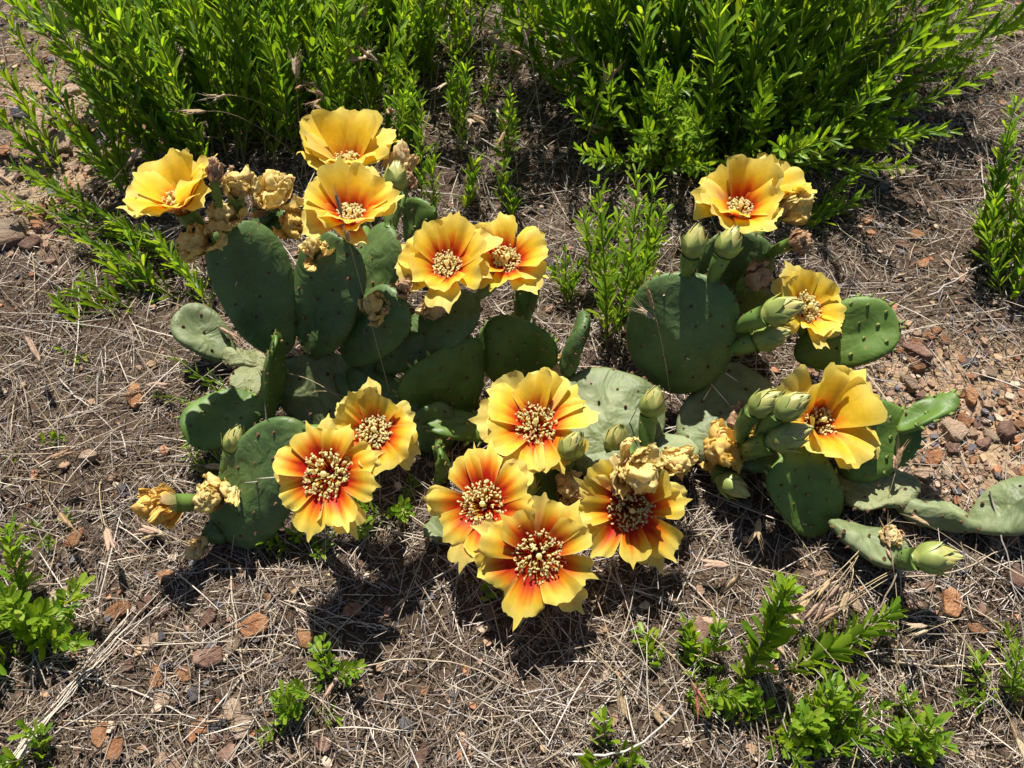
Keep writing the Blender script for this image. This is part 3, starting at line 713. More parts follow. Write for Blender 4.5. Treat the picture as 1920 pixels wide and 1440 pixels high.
# young upright pads between the clumps
D = cactus('group of young dark upright pads with stubby leaves, no open flower', 900, 770)
d1 = make_pad(D, (962, 730, .0), (979, 597), 150, e=68, n=(-.05, .2, 1), seed=41, young=True, th=.014, ob=.1, sq=2.25)
make_pad(D, (872, 785, .0), (812, 662), 160, e=68, n=(.1, .25, 1), seed=42, young=True, th=.014, ob=.45, sq=2.6)
make_pad(D, (985, 612, .02), (988, 520), 46, e=75, n=(.3, .1, 1), seed=43, young=True, th=.012)
d4 = make_pad(D, (1055, 712, .01), (1100, 588), 95, e=66, n=(1, .2, .15), seed=44, young=False, th=.02, ob=.0)
d5 = make_pad(D, (950, 806, .02), (800, 792, .04), 62, n=(0, .5, .9), seed=45, young=True, th=.013)
make_pad(D, (830, 850, .0), (800, 760, .05), 85, n=(.1, .3, 1), seed=46, th=.015)
make_pad(D, (835, 905, .0), (822, 838, .05), 60, n=(1, .1, .3), seed=47, young=True, th=.011)
wilted(d4, (1050, 691), 30, (-.05, -.1, .95), (1060, 700), 'tan', 48, d=.02)

# front clump with the pale flat pads
E = cactus('front prickly pear with broad pale flat pads and four large open flowers', 1100, 890)
e1 = make_pad(E, (1115, 905, .012), (1165, 695, .042), 205, n=(.05, .75, .7), m=M_PADO, seed=51, sq=2.4, ob=.1, th=.02, spines=10)
e2 = make_pad(E, (1060, 880, .01), (1310, 838, .04), 95, n=(.0, .8, .6), m=M_PADO, seed=52, th=.018, spines=3)
e3 = make_pad(E, (850, 960, .0), (812, 1012, .03), 60, n=(-.2, .5, .9), m=M_PADO, seed=53, th=.014)
e4 = make_pad(E, (1060, 905, .0), (950, 930, .03), 120, n=(0, .5, 1), seed=54, th=.018)
flower(e1, (1005, 793), 96, (-.02, .36, .93), (1040, 850), .82, .95, 61, wide=1.12, d=.06)
flower(e4, (907, 946), 106, (-.14, .22, .97), (950, 950), .95, 1.22, 62, wide=.76, nin=8, nout=5, d=.055)
flower(e4, (1010, 1041), 112, (.02, .12, 1), (1000, 960), 1.0, 1.22, 63, wide=.76, nin=8, nout=5, d=.07, label='lowest open flower with a deep red star')
flower(e2, (1182, 955), 104, (.08, -.02, 1), (1180, 885), .8, 1.22, 64, wide=.76, nin=8, nout=5, d=.06, label='flower shaded by a withered bloom above its stamens')
bud(e1, (1224, 757), (1200, 850), 66, 65, axis=(.25, .85, .35))
bud(e1, (1156, 826), (1150, 880), 70, 66, tint=.3, axis=(.15, .75, .55))
bud(e1, (1071, 838), (1015, 915), 66, 67, axis=(.45, .75, .4))
bud(e4, (990, 911), (985, 940), 46, 68)
wilted(e2, (1203, 895), 52, (.2, -.25, .9), (1195, 860), 'yellow', 69, d=.115, elong=1.3, loose=.8)
wilted(e2, (1272, 868), 38, (.6, -.1, .8), (1250, 850), 'yellow', 70, d=.03, loose=.8)
wilted(e4, (1072, 920), 38, (.2, .1, .95), (1040, 925), 'tan', 71, d=.035)
wilted(e4, (1098, 962), 26, (.3, -.6, .8), (1050, 930), 'tan', 72, d=.045)

# upright clump with the big round pad
Fc = cactus('prickly pear clump with one large round shaded pad topped by buds', 1270, 710)
f1 = make_pad(Fc, (1255, 735, .02), (1302, 512), 208, e=62, n=(-.25, .15, 1), seed=61, sq=2.35, ob=.05, th=.022, spines=10)
f2 = make_pad(Fc, (1350, 600, .03), (1392, 432), 132, e=66, n=(0, .2, 1), seed=62, th=.018)
f3 = make_pad(Fc, (1385, 640, .03), (1418, 540), 92, e=66, n=(.2, .2, 1), seed=63, th=.016)
f4 = make_pad(Fc, (1490, 668, .035), (1684, 592, .095), 122, n=(-.05, .15, 1), seed=64, young=True, th=.015, ob=.15, sq=2.3)
flower(f2, (1388, 390), 84, (-.12, .5, .84), (1385, 440), .32, .9, 71, wide=1.38, nin=6, nout=5, d=.045)
flower(f2, (1438, 362), 74, (.28, .72, .6), (1420, 440), .35, .45, 72, wide=1.38, nin=6, nout=5, d=.085, side=1)
flower(f4, (1516, 574), 74, (.35, .25, .9), (1500, 625), .75, .7, 73, wide=1.1, d=.045)
bud(f1, (1302, 456), (1285, 520), 66, 74, axis=(.2, .9, .3))
bud(f1, (1366, 458), (1335, 520), 66, 75, axis=(.4, .85, .3))
bud(f1, (1462, 583), (1384, 612), 78, 76, axis=(.9, .3, .2))
bud(f1, (1441, 632), (1380, 660), 72, 77, axis=(.9, .25, .2))
wilted(f2, (1497, 381), 42, (.75, .35, .6), (1420, 440), 'yellow', 78, d=.075, side=1, elong=1.2, loose=.2)
wilted(f2, (1508, 451), 25, (.95, .2, .3), (1430, 480), 'brown', 79, d=.06, elong=1.25)
wilted(f3, (1427, 518), 29, (.85, .2, .5), (1390, 545), 'brown', 80, d=.035, elong=1.15)

# sprawling clump on the gravel side
G = cactus('sprawling prickly pear on gravelly soil with a wide yellow flower and buds', 1500, 900)
g1 = make_pad(G, (1285, 858, .01), (1425, 702, .04), 158, n=(.1, .7, .75), m=M_PADO, seed=71, th=.018, spines=9)
g2 = make_pad(G, (1552, 992, .0), (1470, 850, .06), 132, n=(-.1, .35, 1), seed=72, young=True, th=.015, sq=3.0, ob=.05)
g3 = make_pad(G, (1580, 892, .015), (1690, 765, .07), 138, n=(0, .35, 1), seed=73, young=True, th=.015)
make_pad(G, (1683, 808, .065), (1794, 742, .09), 54, n=(.1, .75, .6), seed=74, young=True, th=.011)
g5 = make_pad(G, (1360, 868, .02), (1525, 842, .05), 62, n=(0, .6, .8), seed=75, th=.016)
flower(g3, (1534, 790), 100, (.30, .25, .92), (1590, 850), .55, .7, 81, wide=1.5, nin=6, nout=4, d=.045, rot=.1, label='widest yellow flower beside green buds')
bud(g5, (1432, 757), (1400, 840), 68, 82, tint=.4, d=.09, axis=(.7, .55, .4))
bud(g5, (1481, 762), (1440, 835), 72, 83, tint=.5, d=.09, axis=(.75, .5, .35))
bud(g5, (1476, 818), (1395, 845), 86, 84, tint=.8, d=.075, axis=(.9, .35, .25))
bud(g3, (1625, 834), (1600, 850), 76, 85, d=.035, axis=(.95, .1, .2), side=1)
bud(g5, (1372, 910), (1345, 872), 66, 86, axis=(.75, -.45, .4))
wilted(g5, (1355, 846), 54, (-.35, -.2, .9), (1370, 860), 'orange', 87, d=.03, elong=1.15, loose=.9)
wilted(g1, (1396, 786), 30, (.6, .55, .6), (1370, 830), 'brown', 88, d=.03, elong=1.5)

H = cactus('creeping prickly pear with shrivelled pad and long edge-on arm on sandy soil', 1640, 960)
make_pad(H, (1722, 905, .02), (1572, 925, .015), 112, n=(.0, .75, .6), m=M_PADW, seed=81, th=.016, bumpy=.003)
h2 = make_pad(H, (1552, 978, .02), (1700, 1052, .03), 82, n=(.1, .75, .65), seed=82, m=M_PADO, th=.018)
make_pad(H, (1672, 940, .015), (1850, 992, .02), 75, n=(.2, .95, .1), seed=83, m=M_PADO, th=.022, ob=0)
make_pad(H, (1812, 988, .018), (1985, 915, .055), 100, n=(0, .6, .8), seed=84, m=M_PADO, th=.016)
wilted(h2, (1675, 1008), 25, (.2, .3, .9), (1660, 1015), 'tan', 89, d=.018, elong=.9)
bud(h2, (1752, 1046), (1680, 1048), 84, 90, tint=.4, axis=(.95, .1, .25))
# ------------------------------------------------------------------ leafy shrubs
GREENS = np.array([(.19, .31, .022), (.145, .275, .02), (.235, .35, .027), (.10, .21, .018), (.30, .40, .045)])
NTL = 5
def leaf_template():
    t = np.array([0, .2, .5, .86, 1.0]); hw = np.array([.12, .62, .95, 1.0, .25])
    T, S = np.meshgrid(t, np.array([-1, 0, 1.]), indexing='ij'); W = np.repeat(hw[:, None], 3, 1)
    return T, S, W
LT, LS, LW = leaf_template(); LF = grid_faces(5, 3)
def leaf_batch(P, D, Nn, Ls, Ws, C):
    """P,D,N (n,3) base, direction, face normal -> verts of folded narrow leaves"""
    n = len(P); X_ = np.cross(D, Nn); X_ /= np.linalg.norm(X_, axis=1, keepdims=True)+1e-9; N2 = np.cross(X_, D)
    t = LT[None]*Ls[:, None, None]; x = (LS*LW)[None]*Ws[:, None, None]
    z = np.abs(LS*LW)[None]*Ws[:, None, None]*.38 - (LT[None]**2)*Ls[:, None, None]*.10
    V = P[:, None, None]+D[:, None, None]*t[..., None]+X_[:, None, None]*x[..., None]+N2[:, None, None]*z[..., None]
    F = (LF[None]+np.arange(n)[:, None, None]*15).reshape(-1, 4)
    cc = np.repeat(C[:, None], 15, 1)*(1+.15*(np.abs(LS.ravel()) < .5))[None, :, None]
    return V.reshape(-1, 3), F, cc.reshape(-1, 3)
_lm = MB(); _v, _f, _c = leaf_batch(np.zeros((1, 3)), np.array([[0, 0, 1.]]), np.array([[0, 1., 0]]), np.array([1.]), np.array([.17]), np.ones((1, 3))*.5)
LEAF_ME = []
for gcol in GREENS:
    m_ = MB(); m_.add(_v, _f, np.repeat(gcol[None]*1.2, len(_v), 0)); o_ = m_.build('leaf_master', M_LEAF); LEAF_ME.append(o_.data); bpy.data.objects.remove(o_)

def stem(root, pts, leafL, seed, single=False, r0=.0014, gap=.0058, spread=.5, wl=.1, start=.08, per=3, twig=True):
    org = np.array(root.location); r = np.random.default_rng(seed)
    pts = np.asarray(pts); mb = MB(); n = len(pts)
    tube(mb, pts, np.linspace(r0, r0*.35, n), 5, np.linspace(0, 1, n)[:, None]*np.array((.13, .2, .035))+(1-np.linspace(0, 1, n))[:, None]*np.array((.2, .15, .07)))
    st = mb.build('stem', M_STEM, root, org)
    seg = np.linalg.norm(np.diff(pts, axis=0), axis=1); cum = np.concatenate([[0], np.cumsum(seg)]); Ltot = cum[-1]
    s = np.arange(start*Ltot, Ltot, gap); k = len(s)
    if k < 2: return st
    ctr = np.stack([np.interp(s, cum, pts[:, i]) for i in range(3)], 1); tg = np.gradient(ctr, axis=0); tg /= np.linalg.norm(tg, axis=1, keepdims=True)
    ga = np.arange(k)*2.4+r.uniform(0, 6)
    a1 = np.cross(tg, np.array([.3, .2, .93])); a1 /= np.linalg.norm(a1, axis=1, keepdims=True); a2 = np.cross(tg, a1)
    P, D, Nn, Ls, C = [], [], [], [], []
    for q in range(per):
        an = ga+(q-1)*.55+r.normal(0, .15, k); out = np.cos(an)[:, None]*a1+np.sin(an)[:, None]*a2
        sp = spread*r.uniform(.6, 1.35, k)*(1+.25*(q != 1)); f = s/Ltot
        d = tg+out*sp[:, None]+r.normal(0, .2, (k, 3))+np.array([0, 0, .12]); d /= np.linalg.norm(d, axis=1, keepdims=True)
        l = leafL*(1.05-.5*f**3)*r.uniform(.5, 1.18, k)*(np.clip(f*6, .45, 1))
        P.append(ctr+out*(.001+.0012*(q != 1))); D.append(d); nn = tg*.8-out*1.0+r.normal(0, .25, (k, 3)); Nn.append(nn); Ls.append(l)
        C.append(GREENS[r.choice(len(GREENS), k, p=[.3, .28, .2, .14, .08])]*r.uniform(.75, 1.2, k)[:, None]*(1+.35*(f**2))[:, None])
    P = np.concatenate(P); D = np.concatenate(D); Nn = np.concatenate(Nn); Ls = np.concatenate(Ls); C = np.concatenate(C)
    if single:
        X_ = np.cross(D, Nn); X_ /= np.linalg.norm(X_, axis=1, keepdims=True); N2 = np.cross(X_, D)
        for i in range(len(P)):
            o = bpy.data.objects.new('leaf', LEAF_ME[int(r.choice(5, p=[.3, .25, .22, .1, .13]))]); COL.objects.link(o); o.parent = st
            M = Matrix.Identity(4); l = Ls[i]; wq = wl/.17
            for j in range(3): M[j][0] = -X_[i, j]*l*wq; M[j][1] = N2[i, j]*l; M[j][2] = D[i, j]*l; M[j][3] = P[i, j]-org[j]
            o.matrix_local = M
    else:
        V, F, cc = leaf_batch(P, D, Nn, Ls, Ls*wl*r.uniform(.8, 1.2, len(Ls)), C); fm = MB(); fm.add(V, F, cc)
        fm.build('leaves', M_LEAF, st, org, kind='stuff')
    return st
def arc(B, T, sag=.0, side=0.0, n=9):
    mid = (B+T)/2+np.array([side, 0, sag]); return bez(B, mid, T, n)
def shrub(name, label, px, py, cat='shrub', group='leafy shrubs'):
    p = ground_at(px, py); p[2] -= .004; return thing(name, label, cat, p, group), p
def px_stem(root, b, t, e, leafL, seed, z0=None, **k):
    B = ground_at(*b); B[2] -= .003; T = lift(B, t[0], t[1], e); L = np.linalg.norm(T-B)
    rr = random.Random(seed); return stem(root, arc(B, T, L*.06, rr.gauss(0, .03)*L), leafL, seed, **k)
def fan(root, base, n, rad, az, azs, el, els, lmin, lmax, leafL, seed, single_n=0, **k):
    rr = random.Random(seed)
    for i in range(n):
        a = rr.uniform(0, 6.28); q = rad*math.sqrt(rr.random()); B = base+np.array([math.cos(a)*q*1.5, math.sin(a)*q, 0]); B[2] = float(gh(B[0], B[1]))-.004
        A_ = math.radians(rr.gauss(az, azs)); E_ = math.radians(min(88, max(18, rr.gauss(el, els)))); L = rr.uniform(lmin, lmax)
        A_ += (math.cos(a)*q*1.5)/max(rad, .01)*.35*0
        d = np.array([math.sin(A_)*math.cos(E_), math.cos(A_)*math.cos(E_), math.sin(E_)])
        d = nz(d+np.array([math.cos(a)*q*1.5, math.sin(a)*q, 0])/max(rad, .01)*.28); T = B+d*L
        stem(root, arc(B, T, L*rr.uniform(-.04, .12), rr.gauss(0, .06)*L), leafL*rr.uniform(.8, 1.12), seed*1000+i, single=i < single_n, **k)

# big shrub behind the cacti
S1, b1_ = shrub('leafy_shrub', 'biggest bright green shrub, dense and vase-shaped, behind the round cactus pad', 1310, 275)
for i, (bx_, by_, n_, az_, azs_, el_, sd_) in enumerate([(1200, 245, 16, -28, 14, 52, 1), (1280, 275, 26, -8, 18, 62, 2), (1360, 285, 30, 12, 16, 60, 3), (1440, 260, 24, 32, 12, 50, 4), (1500, 215, 14, 42, 10, 46, 5), (1330, 190, 26, 5, 25, 65, 6), (1130, 160, 9, -22, 12, 60, 7), (1480, 120, 16, 25, 15, 58, 8)]):
    fan(S1, ground_at(bx_, by_), n_, .05, az_, azs_, el_, 9, .2, .42, .033, 100+sd_, gap=.0088)
for i, (bx_, by_) in enumerate([(1180, 250), (1250, 285), (1320, 300), (1390, 305), (1450, 290), (1520, 240)]):
    fan(S1, ground_at(bx_, by_), 9, .035, 180+RNG.normal(0, 10), 60, 58, 12, .10, .2, .026, 140+i, gap=.0078)
# short stems in front of it
for i, (b, t, e) in enumerate([((1150, 255), (965, 60), 40), ((1155, 262), (905, 40), 36), ((1180, 270), (1040, 120), 45), ((1330, 320), (1290, 150), 62), ((1420, 325), (1460, 150), 60), ((1450, 330), (1560, 170), 55), ((1470, 345), (1500, 255), 60), ((1240, 300), (1110, 90), 50), ((1380, 320), (1400, 120), 65), ((1280, 310), (1200, 150), 58)]):
    px_stem(S1, b, t, e, .02, 1200+i, single=i in (0, 1, 6), gap=.0065)
# left thicket: several plants
spec = [('leafy_shrub', 'upright green shrub behind the withered blooms of the tall clump', 420, 300, 34, .06, -6, 10, 66, .18, .34, 211),
        ('leafy_shrub', 'narrow green shrub rising behind the pair of stacked yellow flowers', 560, 240, 30, .07, 0, 12, 68, .16, .3, 212),
        ('leafy_shrub', 'thin green shrub growing at the back beside dry brome grass', 720, 130, 24, .08, 0, 14, 70, .12, .24, 213),
        ('leafy_shrub', 'leafy stems at the back above the shale patch', 330, 150, 22, .07, -15, 12, 65, .16, .3, 214),
        ('leafy_shrub', 'dark low leafy growth at the back between the two thickets', 880, 60, 30, .11, 0, 25, 66, .08, .22, 215),
        ('leafy_shrub', 'short leafy shrub at the back behind brome seed heads', 620, 90, 26, .09, 5, 15, 68, .12, .24, 216),
        ('leafy_shrub', 'leafy shrub at the very back, above the upright green shrub', 470, 60, 24, .09, 0, 15, 68, .15, .28, 217)]
for nm, lb, px_, py_, n_, rad_, az_, azs_, el_, l0, l1, sd_ in spec:
    S_, p_ = shrub(nm, lb, px_, py_); fan(S_, p_, n_, rad_, az_, azs_, el_, 8, l0, l1, .028, sd_, gap=.0078)
S3, _ = shrub('leafy_shrub', 'shrub with long stems leaning over the shale patch', 290, 350)
for i, (b, t, e) in enumerate([((262, 395), (10, 30), 58), ((120, 320), (0, 120), 55), ((250, 370), (150, 130), 62), ((255, 300), (150, 150), 60), ((115, 330), (-30, 190), 50), ((290, 330), (270, 20), 66), ((310, 320), (320, 10), 70), ((230, 360), (60, 180), 60)]):
    px_stem(S3, b, t, e, .025, 320+i, single=i < 2, gap=.006, r0=.0013)
S4, _ = shrub('leafy_shrub', 'sprawling shrub with low stems beneath the leftmost yellow flower', 300, 560)
rr = random.Random(5)
for i, (b, t, e) in enumerate([((340, 500), (20, 310), 25), ((300, 470), (0, 370), 22), ((390, 520), (190, 400), 35), ((330, 540), (120, 430), 30), ((350, 570), (200, 470), 40), ((390, 560), (300, 450), 55), ((260, 590), (150, 520), 35), ((230, 600), (130, 540), 40), ((400, 590), (330, 480), 60), ((300, 560), (240, 440), 50), ((350, 520), (280, 430), 55), ((170, 620), (100, 560), 30), ((200, 420), (60, 330), 28), ((270, 560), (190, 480), 45), ((430, 520), (420, 440), 60)]):
    px_stem(S4, b, t, e, .021, 420+i, gap=.0058, r0=.0011)
S5, _ = shrub('leafy_sprig', 'bright leafy sprigs standing between the young pads and the round pad', 1150, 640, 'sprig', 'leafy sprigs')
for i, (b, t, e) in enumerate([((1140, 655), (1120, 340), 74), ((1150, 640), (1195, 320), 74), ((1165, 600), (1245, 390), 70), ((1135, 620), (1130, 500), 75), ((1160, 560), (1240, 440), 72), ((1120, 540), (1090, 400), 72), ((1180, 640), (1215, 480), 75), ((1140, 560), (1160, 400), 76), ((1190, 560), (1230, 330), 70)]):
    px_stem(S5, b, t, e, .023, 520+i, gap=.0058, r0=.0012, single=i in (0, 3), spread=.6)
S6, _ = shrub('leafy_sprig', 'small low sprig tuft behind the paired orange flowers', 1065, 570, 'sprig', 'leafy sprigs')
for i, (b, t, e) in enumerate([((1065, 570), (1060, 470), 70), ((1070, 570), (1035, 500), 60), ((1070, 565), (1090, 480), 65), ((1060, 560), (1075, 510), 60)]): px_stem(S6, b, t, e, .019, 540+i, gap=.006, r0=.0009)
for i, (b, t, e) in enumerate([((790, 380), (790, 180), 74), ((815, 420), (812, 280), 76), ((850, 240), (845, 130), 74), ((880, 390), (895, 290), 74), ((720, 240), (740, 120), 72), ((680, 260), (670, 90), 72), ((940, 390), (945, 300), 76), ((960, 420), (958, 360), 76), ((870, 400), (880, 350), 74), ((760, 300), (770, 180), 74), ((640, 230), (600, 60), 70)]):
    S7, _ = shrub('leafy_sprig', 'short single-stemmed sprig among brome grass behind the flowering clump', b[0], b[1], 'sprig', 'short sprigs behind the flowering clump'); px_stem(S7, b, t, e, .021, 560+i, gap=.006, r0=.001)
S8, _ = shrub('leafy_shrub', 'leafy shrub standing alone by bare twigs on the stony slope', 1850, 560)
for i, (b, t, e) in enumerate([((1840, 470), (1905, 190), 66), ((1850, 480), (1880, 300), 66), ((1880, 520), (1930, 360), 66), ((1835, 460), (1895, 250), 68), ((1880, 560), (1850, 420), 60), ((1890, 575), (1920, 480), 60), ((1850, 480), (1835, 400), 60), ((1870, 530), (1900, 420), 64), ((1900, 560), (1960, 420), 60), ((1868, 500), (1912, 300), 64), ((1900, 540), (1945, 330), 62), ((1858, 520), (1868, 360), 66)]): px_stem(S8, b, t, e, .023, 580+i, gap=.0058, r0=.0011)
S9, _ = shrub('leafy_sprig', 'leaning sprigs beside the pale withered bloom of the round-pad clump', 1480, 440, 'sprig', 'leafy sprigs')
for i, (b, t, e) in enumerate([((1480, 440), (1630, 365), 25), ((1500, 420), (1600, 330), 35), ((1470, 430), (1570, 390), 25), ((1490, 435), (1545, 400), 30)]): px_stem(S9, b, t, e, .021, 600+i, gap=.006, r0=.001)
S10, _ = shrub('leafy_sprig', 'thin trailing sprigs past the big shrub on stony litter', 1750, 130, 'sprig', 'leafy sprigs')
for i, (b, t, e) in enumerate([((1700, 160), (1880, 40), 35), ((1750, 165), (1860, 90), 35), ((1690, 150), (1800, 60), 35), ((1800, 60), (1920, 20), 35), ((1860, 80), (1910, 50), 40)]): px_stem(S10, b, t, e, .02, 620+i, gap=.007, r0=.001)
S11, _ = shrub('leafy_sprig', 'leafy sprig reaching over the edge of the lower left cactus pad', 480, 780, 'sprig', 'leafy sprigs')
for i, (b, t, e) in enumerate([((490, 800), (320, 665), 40), ((480, 790), (285, 735), 30), ((500, 800), (390, 700), 45), ((510, 800), (455, 730), 55)]): px_stem(S11, b, t, e, .0155, 640+i, gap=.006, r0=.001, single=True, per=2, start=.25)
S12, _ = shrub('leafy_sprig', 'broad-leaved sprig with two stems near fallen brome heads', 1400, 1270, 'sprig', 'leafy sprigs')
for i, (b, t, e) in enumerate([((1385, 1290), (1480, 1085), 62), ((1460, 1265), (1675, 1145), 35)]): px_stem(S12, b, t, e, .023, 660+i, gap=.0034, r0=.0016, single=True, wl=.15, spread=.72, start=.05)
def tuft(label, px, py, n, L, leafL, seed, el=45, single=True, rad=.012, wl=.2, gap=.005):
    S_, p_ = shrub('leafy_tuft', label, px, py, 'tuft', 'leafy tufts')
    fan(S_, p_, n, rad, 0, 120, el, 15, L*.75, L*1.3, leafL*1.15, seed, single_n=n if single else 0, gap=gap*.9, r0=.0009, wl=wl*.85, spread=.75)
tuft('low rosette tuft with rounded leaves crossed by reddish brome heads', 1270, 1275, 7, .05, .013, 701, 42, wl=.26)
tuft('leafy tuft beneath the two-stemmed sprig', 1440, 1345, 6, .045, .012, 702, 45, wl=.24)
tuft('bushy green tuft at the left by the stalk bundle', 30, 1190, 9, .085, .018, 703, 62, wl=.2)
tuft('small tuft poking out of bark litter below the left bushy tuft', 70, 1425, 5, .035, .013, 704, 50)
tuft('small bright tuft beside the cream stone pile', 555, 1325, 5, .035, .011, 705, 50, wl=.22)
tuft('twin of small tufts, the taller one near rusty shale', 620, 1285, 5, .04, .012, 706, 55, wl=.22)
tuft('tiny tuft of narrow leaves under the widest open flower', 530, 1015, 4, .028, .010, 707, 55)
tuft('second tiny tuft under the widest open flower, paler tipped', 570, 1025, 4, .028, .010, 708, 55)
tuft('leaves sheltering under petals of the widest open flower', 640, 965, 6, .035, .012, 709, 50)
tuft('seedling tuft on open straw near the stalk bundle', 105, 1015, 4, .022, .008, 710, 55)
tuft('seedling tuft in the shade between the front flowers', 750, 960, 4, .03, .012, 711, 50)
tuft('feathery tuft on straw beyond the two-stemmed sprig', 1880, 1310, 8, .06, .013, 712, 45, wl=.15)
tuft('leafy tuft under fallen brome stalks by white lichen pebbles', 1710, 1400, 6, .05, .014, 713, 48)
tuft('dense leafy tuft under a bent brome stalk', 1520, 1410, 9, .055, .014, 714, 48, wl=.22)
tuft('small tuft at a curved bare twig', 1150, 1410, 4, .035, .013, 715, 58)
tuft('little tuft beside the drooping dark pad', 410, 885, 5, .03, .010, 716, 45)
tuft('round-leaved clover tuft under the lowest open flower', 935, 1110, 4, .022, .011, 717, 40, wl=.36)
tuft('seedling with pale leaves alone on open straw', 70, 850, 2, .02, .008, 718, 40)
tuft('small green seedling on straw beside slim grass', 140, 690, 3, .02, .008, 719, 50)
rr = random.Random(31)
for i in range(46):
    u = rr.uniform(600, 960); v = rr.uniform(60, 330); B = ground_at(u, v); L = rr.uniform(.05, .13); a = rr.gauss(0, .3)
    S13, _ = shrub('leafy_sprig', 'thin single-stemmed sprig in brown litter between the back thickets', u, v, 'sprig', 'thin sprigs between the back thickets')
    stem(S13, arc(B, B+np.array([a*L, rr.gauss(.1, .2)*L, L]), .003, 0), .022, 5300+i, gap=.006, r0=.001)
# broad-leaved weed at the back corner
Wd, wp = shrub('broadleaf_weed', 'weed with broad pale blades at the back above shale chips', 130, 60, 'weed', None)
for i, (t, e, l) in enumerate([((75, -20), 60, .07), ((170, -10), 60, .08), ((30, 70), 30, .06), ((20, 20), 40, .07), ((150, 30), 55, .05)]):
    T_ = lift(wp, t[0], t[1], e); pts = arc(wp, T_, .015, 0, 10); m_ = MB(); tg = np.gradient(pts, axis=0); sdv = np.array([nz(np.cross(q, (0.2, -.5, .8))) for q in tg])
    wv_ = .0085*np.sin(np.pi*np.linspace(.03, .98, 10)**.8)
    V_ = np.stack([pts+sdv*wv_[:, None]+np.array([0, 0, .002]), pts, pts-sdv*wv_[:, None]+np.array([0, 0, .002])], 1); m_.add(V_, grid_faces(10, 3), (.15, .27, .05)); m_.build('leaf', M_LEAF, Wd, wp)

# ------------------------------------------------------------------ dry brome grass with hanging spikelets
SPK = np.array([(.52, .38, .22), (.58, .46, .3), (.46, .30, .17), (.5, .34, .24)])
def spikelet(mb, P, d, L, W, col, rnd):
    ax, ay, d = frame(d, (rnd.gauss(0, 1), rnd.gauss(0, 1), rnd.gauss(0, 1)))
    for k in range(6):                          # overlapping husks, two-ranked
        sd_ = 1 if k % 2 else -1; b = P+d*L*(.06+.085*k); q = nz(d*1.0+ax*sd_*.20); l = L*.46
        tube(mb, [b, b+q*l*.3, b+q*l*.7, b+q*l], [W*.12, W*.38, W*.30, W*.05], 5, np.array([col*.75, col, col*1.08, col*1.1]))
        e = b+q*l; aw = nz(q+ax*sd_*.18+ay*rnd.gauss(0, .12)); tube(mb, [e, e+aw*L*.28, e+aw*L*.55], [.00022, .00016, .00006], 3, col*1.12, cap=False)
def brome(label, pts, nsp, L, seed, group='dry brome stalks', r=.0005, tip=None, red=False):
    rnd = random.Random(seed); pts = np.asarray(pts); org = pts[0].copy(); T = thing('brome_grass', label, 'dry grass', org, group)
    m_ = MB(); tube(m_, pts, np.linspace(r, r*.5, len(pts)), 5, np.array((.44, .34, .2))*rnd.uniform(.8, 1.15)); m_.build('stalk', M_STRAW, T, org)
    for k in range(nsp):
        f = .99-.45*k/max(nsp, 2)*.6; i = f*(len(pts)-1); j = min(int(i), len(pts)-2); P = pts[j]+(pts[j+1]-pts[j])*(i-j); tg = nz(pts[j+1]-pts[j])
        d0 = nz(tg+.5*np.array([rnd.gauss(0, .6) for _ in range(3)])-np.array([0, 0, .15])); dr = nz(d0-np.array([0, 0, .5]))
        m_ = MB(); ln = 0 if k == 0 else L*rnd.uniform(.2, .7); Q = P+d0*ln
        if k: tube(m_, [P, P+d0*ln*.5+np.array([0, 0, .001]), Q], [.00028, .00025, .00022], 3, (.45, .33, .2), cap=False)
        c = SPK[rnd.randrange(4)]*rnd.uniform(.85, 1.1)
        if red: c = np.array((.5, .2, .13))*rnd.uniform(.85, 1.2)
        spikelet(m_, Q, tg if k == 0 else dr, L*rnd.uniform(1.0, 1.35), L*.24, c, rnd); m_.build('spikelet', M_SPIKE, T, org)
    return T
def px_brome(label, b, t, e, nsp, L, seed, sag=.02, zt=None, **k):
    B = ground_at(*b); T = lift(B, t[0], t[1], e) if zt is None else at(t[0], t[1], zt)
    brome(label, arc(B, T, sag, 0, 12), nsp, L, seed, **k)
px_brome('tall brome stalk with a heavy head hanging over the stacked yellow flower', (745, 790), (640, 400), 78, 2, .018, 1, .03)
px_brome('dry brome head drooping over the wrinkled base pad', (700, 800), (530, 700), 66, 3, .02, 2, .05)
px_brome('brome stalk arching with upright head beside the dark pads', (690, 770), (640, 690), 60, 2, .018, 3, .04)
px_brome('brome heads hanging in a row above the wide open flower', (720, 800), (575, 740), 60, 4, .018, 4, .06)
px_brome('brome head lying across the edge-on young pad', (380, 740), (535, 705), 40, 2, .03, 5, .01)
px_brome('green-tinged brome heads beside the small withered bloom', (440, 1060), (300, 1000), 30, 3, .024, 6, .02)
px_brome('brome stalk leaning against the round shaded pad', (1260, 780), (1225, 580), 70, 2, .02, 7, .02)
px_brome('brome stalk rising from straw in front of the cream stone', (340, 1340), (358, 1420), -20, 1, .022, 8, .03, zt=.012)
px_brome('brome stalk lying flat with head beside rusty plate of shale', (700, 1190), (640, 1260), 20, 1, .024, 9, .01, zt=.012)
for i in range(8):
    px_brome('reddish brome spikes arching over straw beside the two-stemmed sprig', (1640+12*i-40*(i % 3), 1000+25*(i % 4)), (1560+26*(i % 4)-10*i, 1085+9*i), 50, 2, .018, 20+i, .03, zt=.03+.004*(i % 3), group='brome beside the two-stemmed sprig')
px_brome('red-tinted brome spikes crossing the rosette tuft', (1200, 1180), (1305, 1290), 40, 3, .015, 30, .03, zt=.035, red=True)
px_brome('tan brome head in shade below the lowest open flower', (1110, 1100), (1165, 1300), 30, 2, .02, 31, .03, zt=.02)
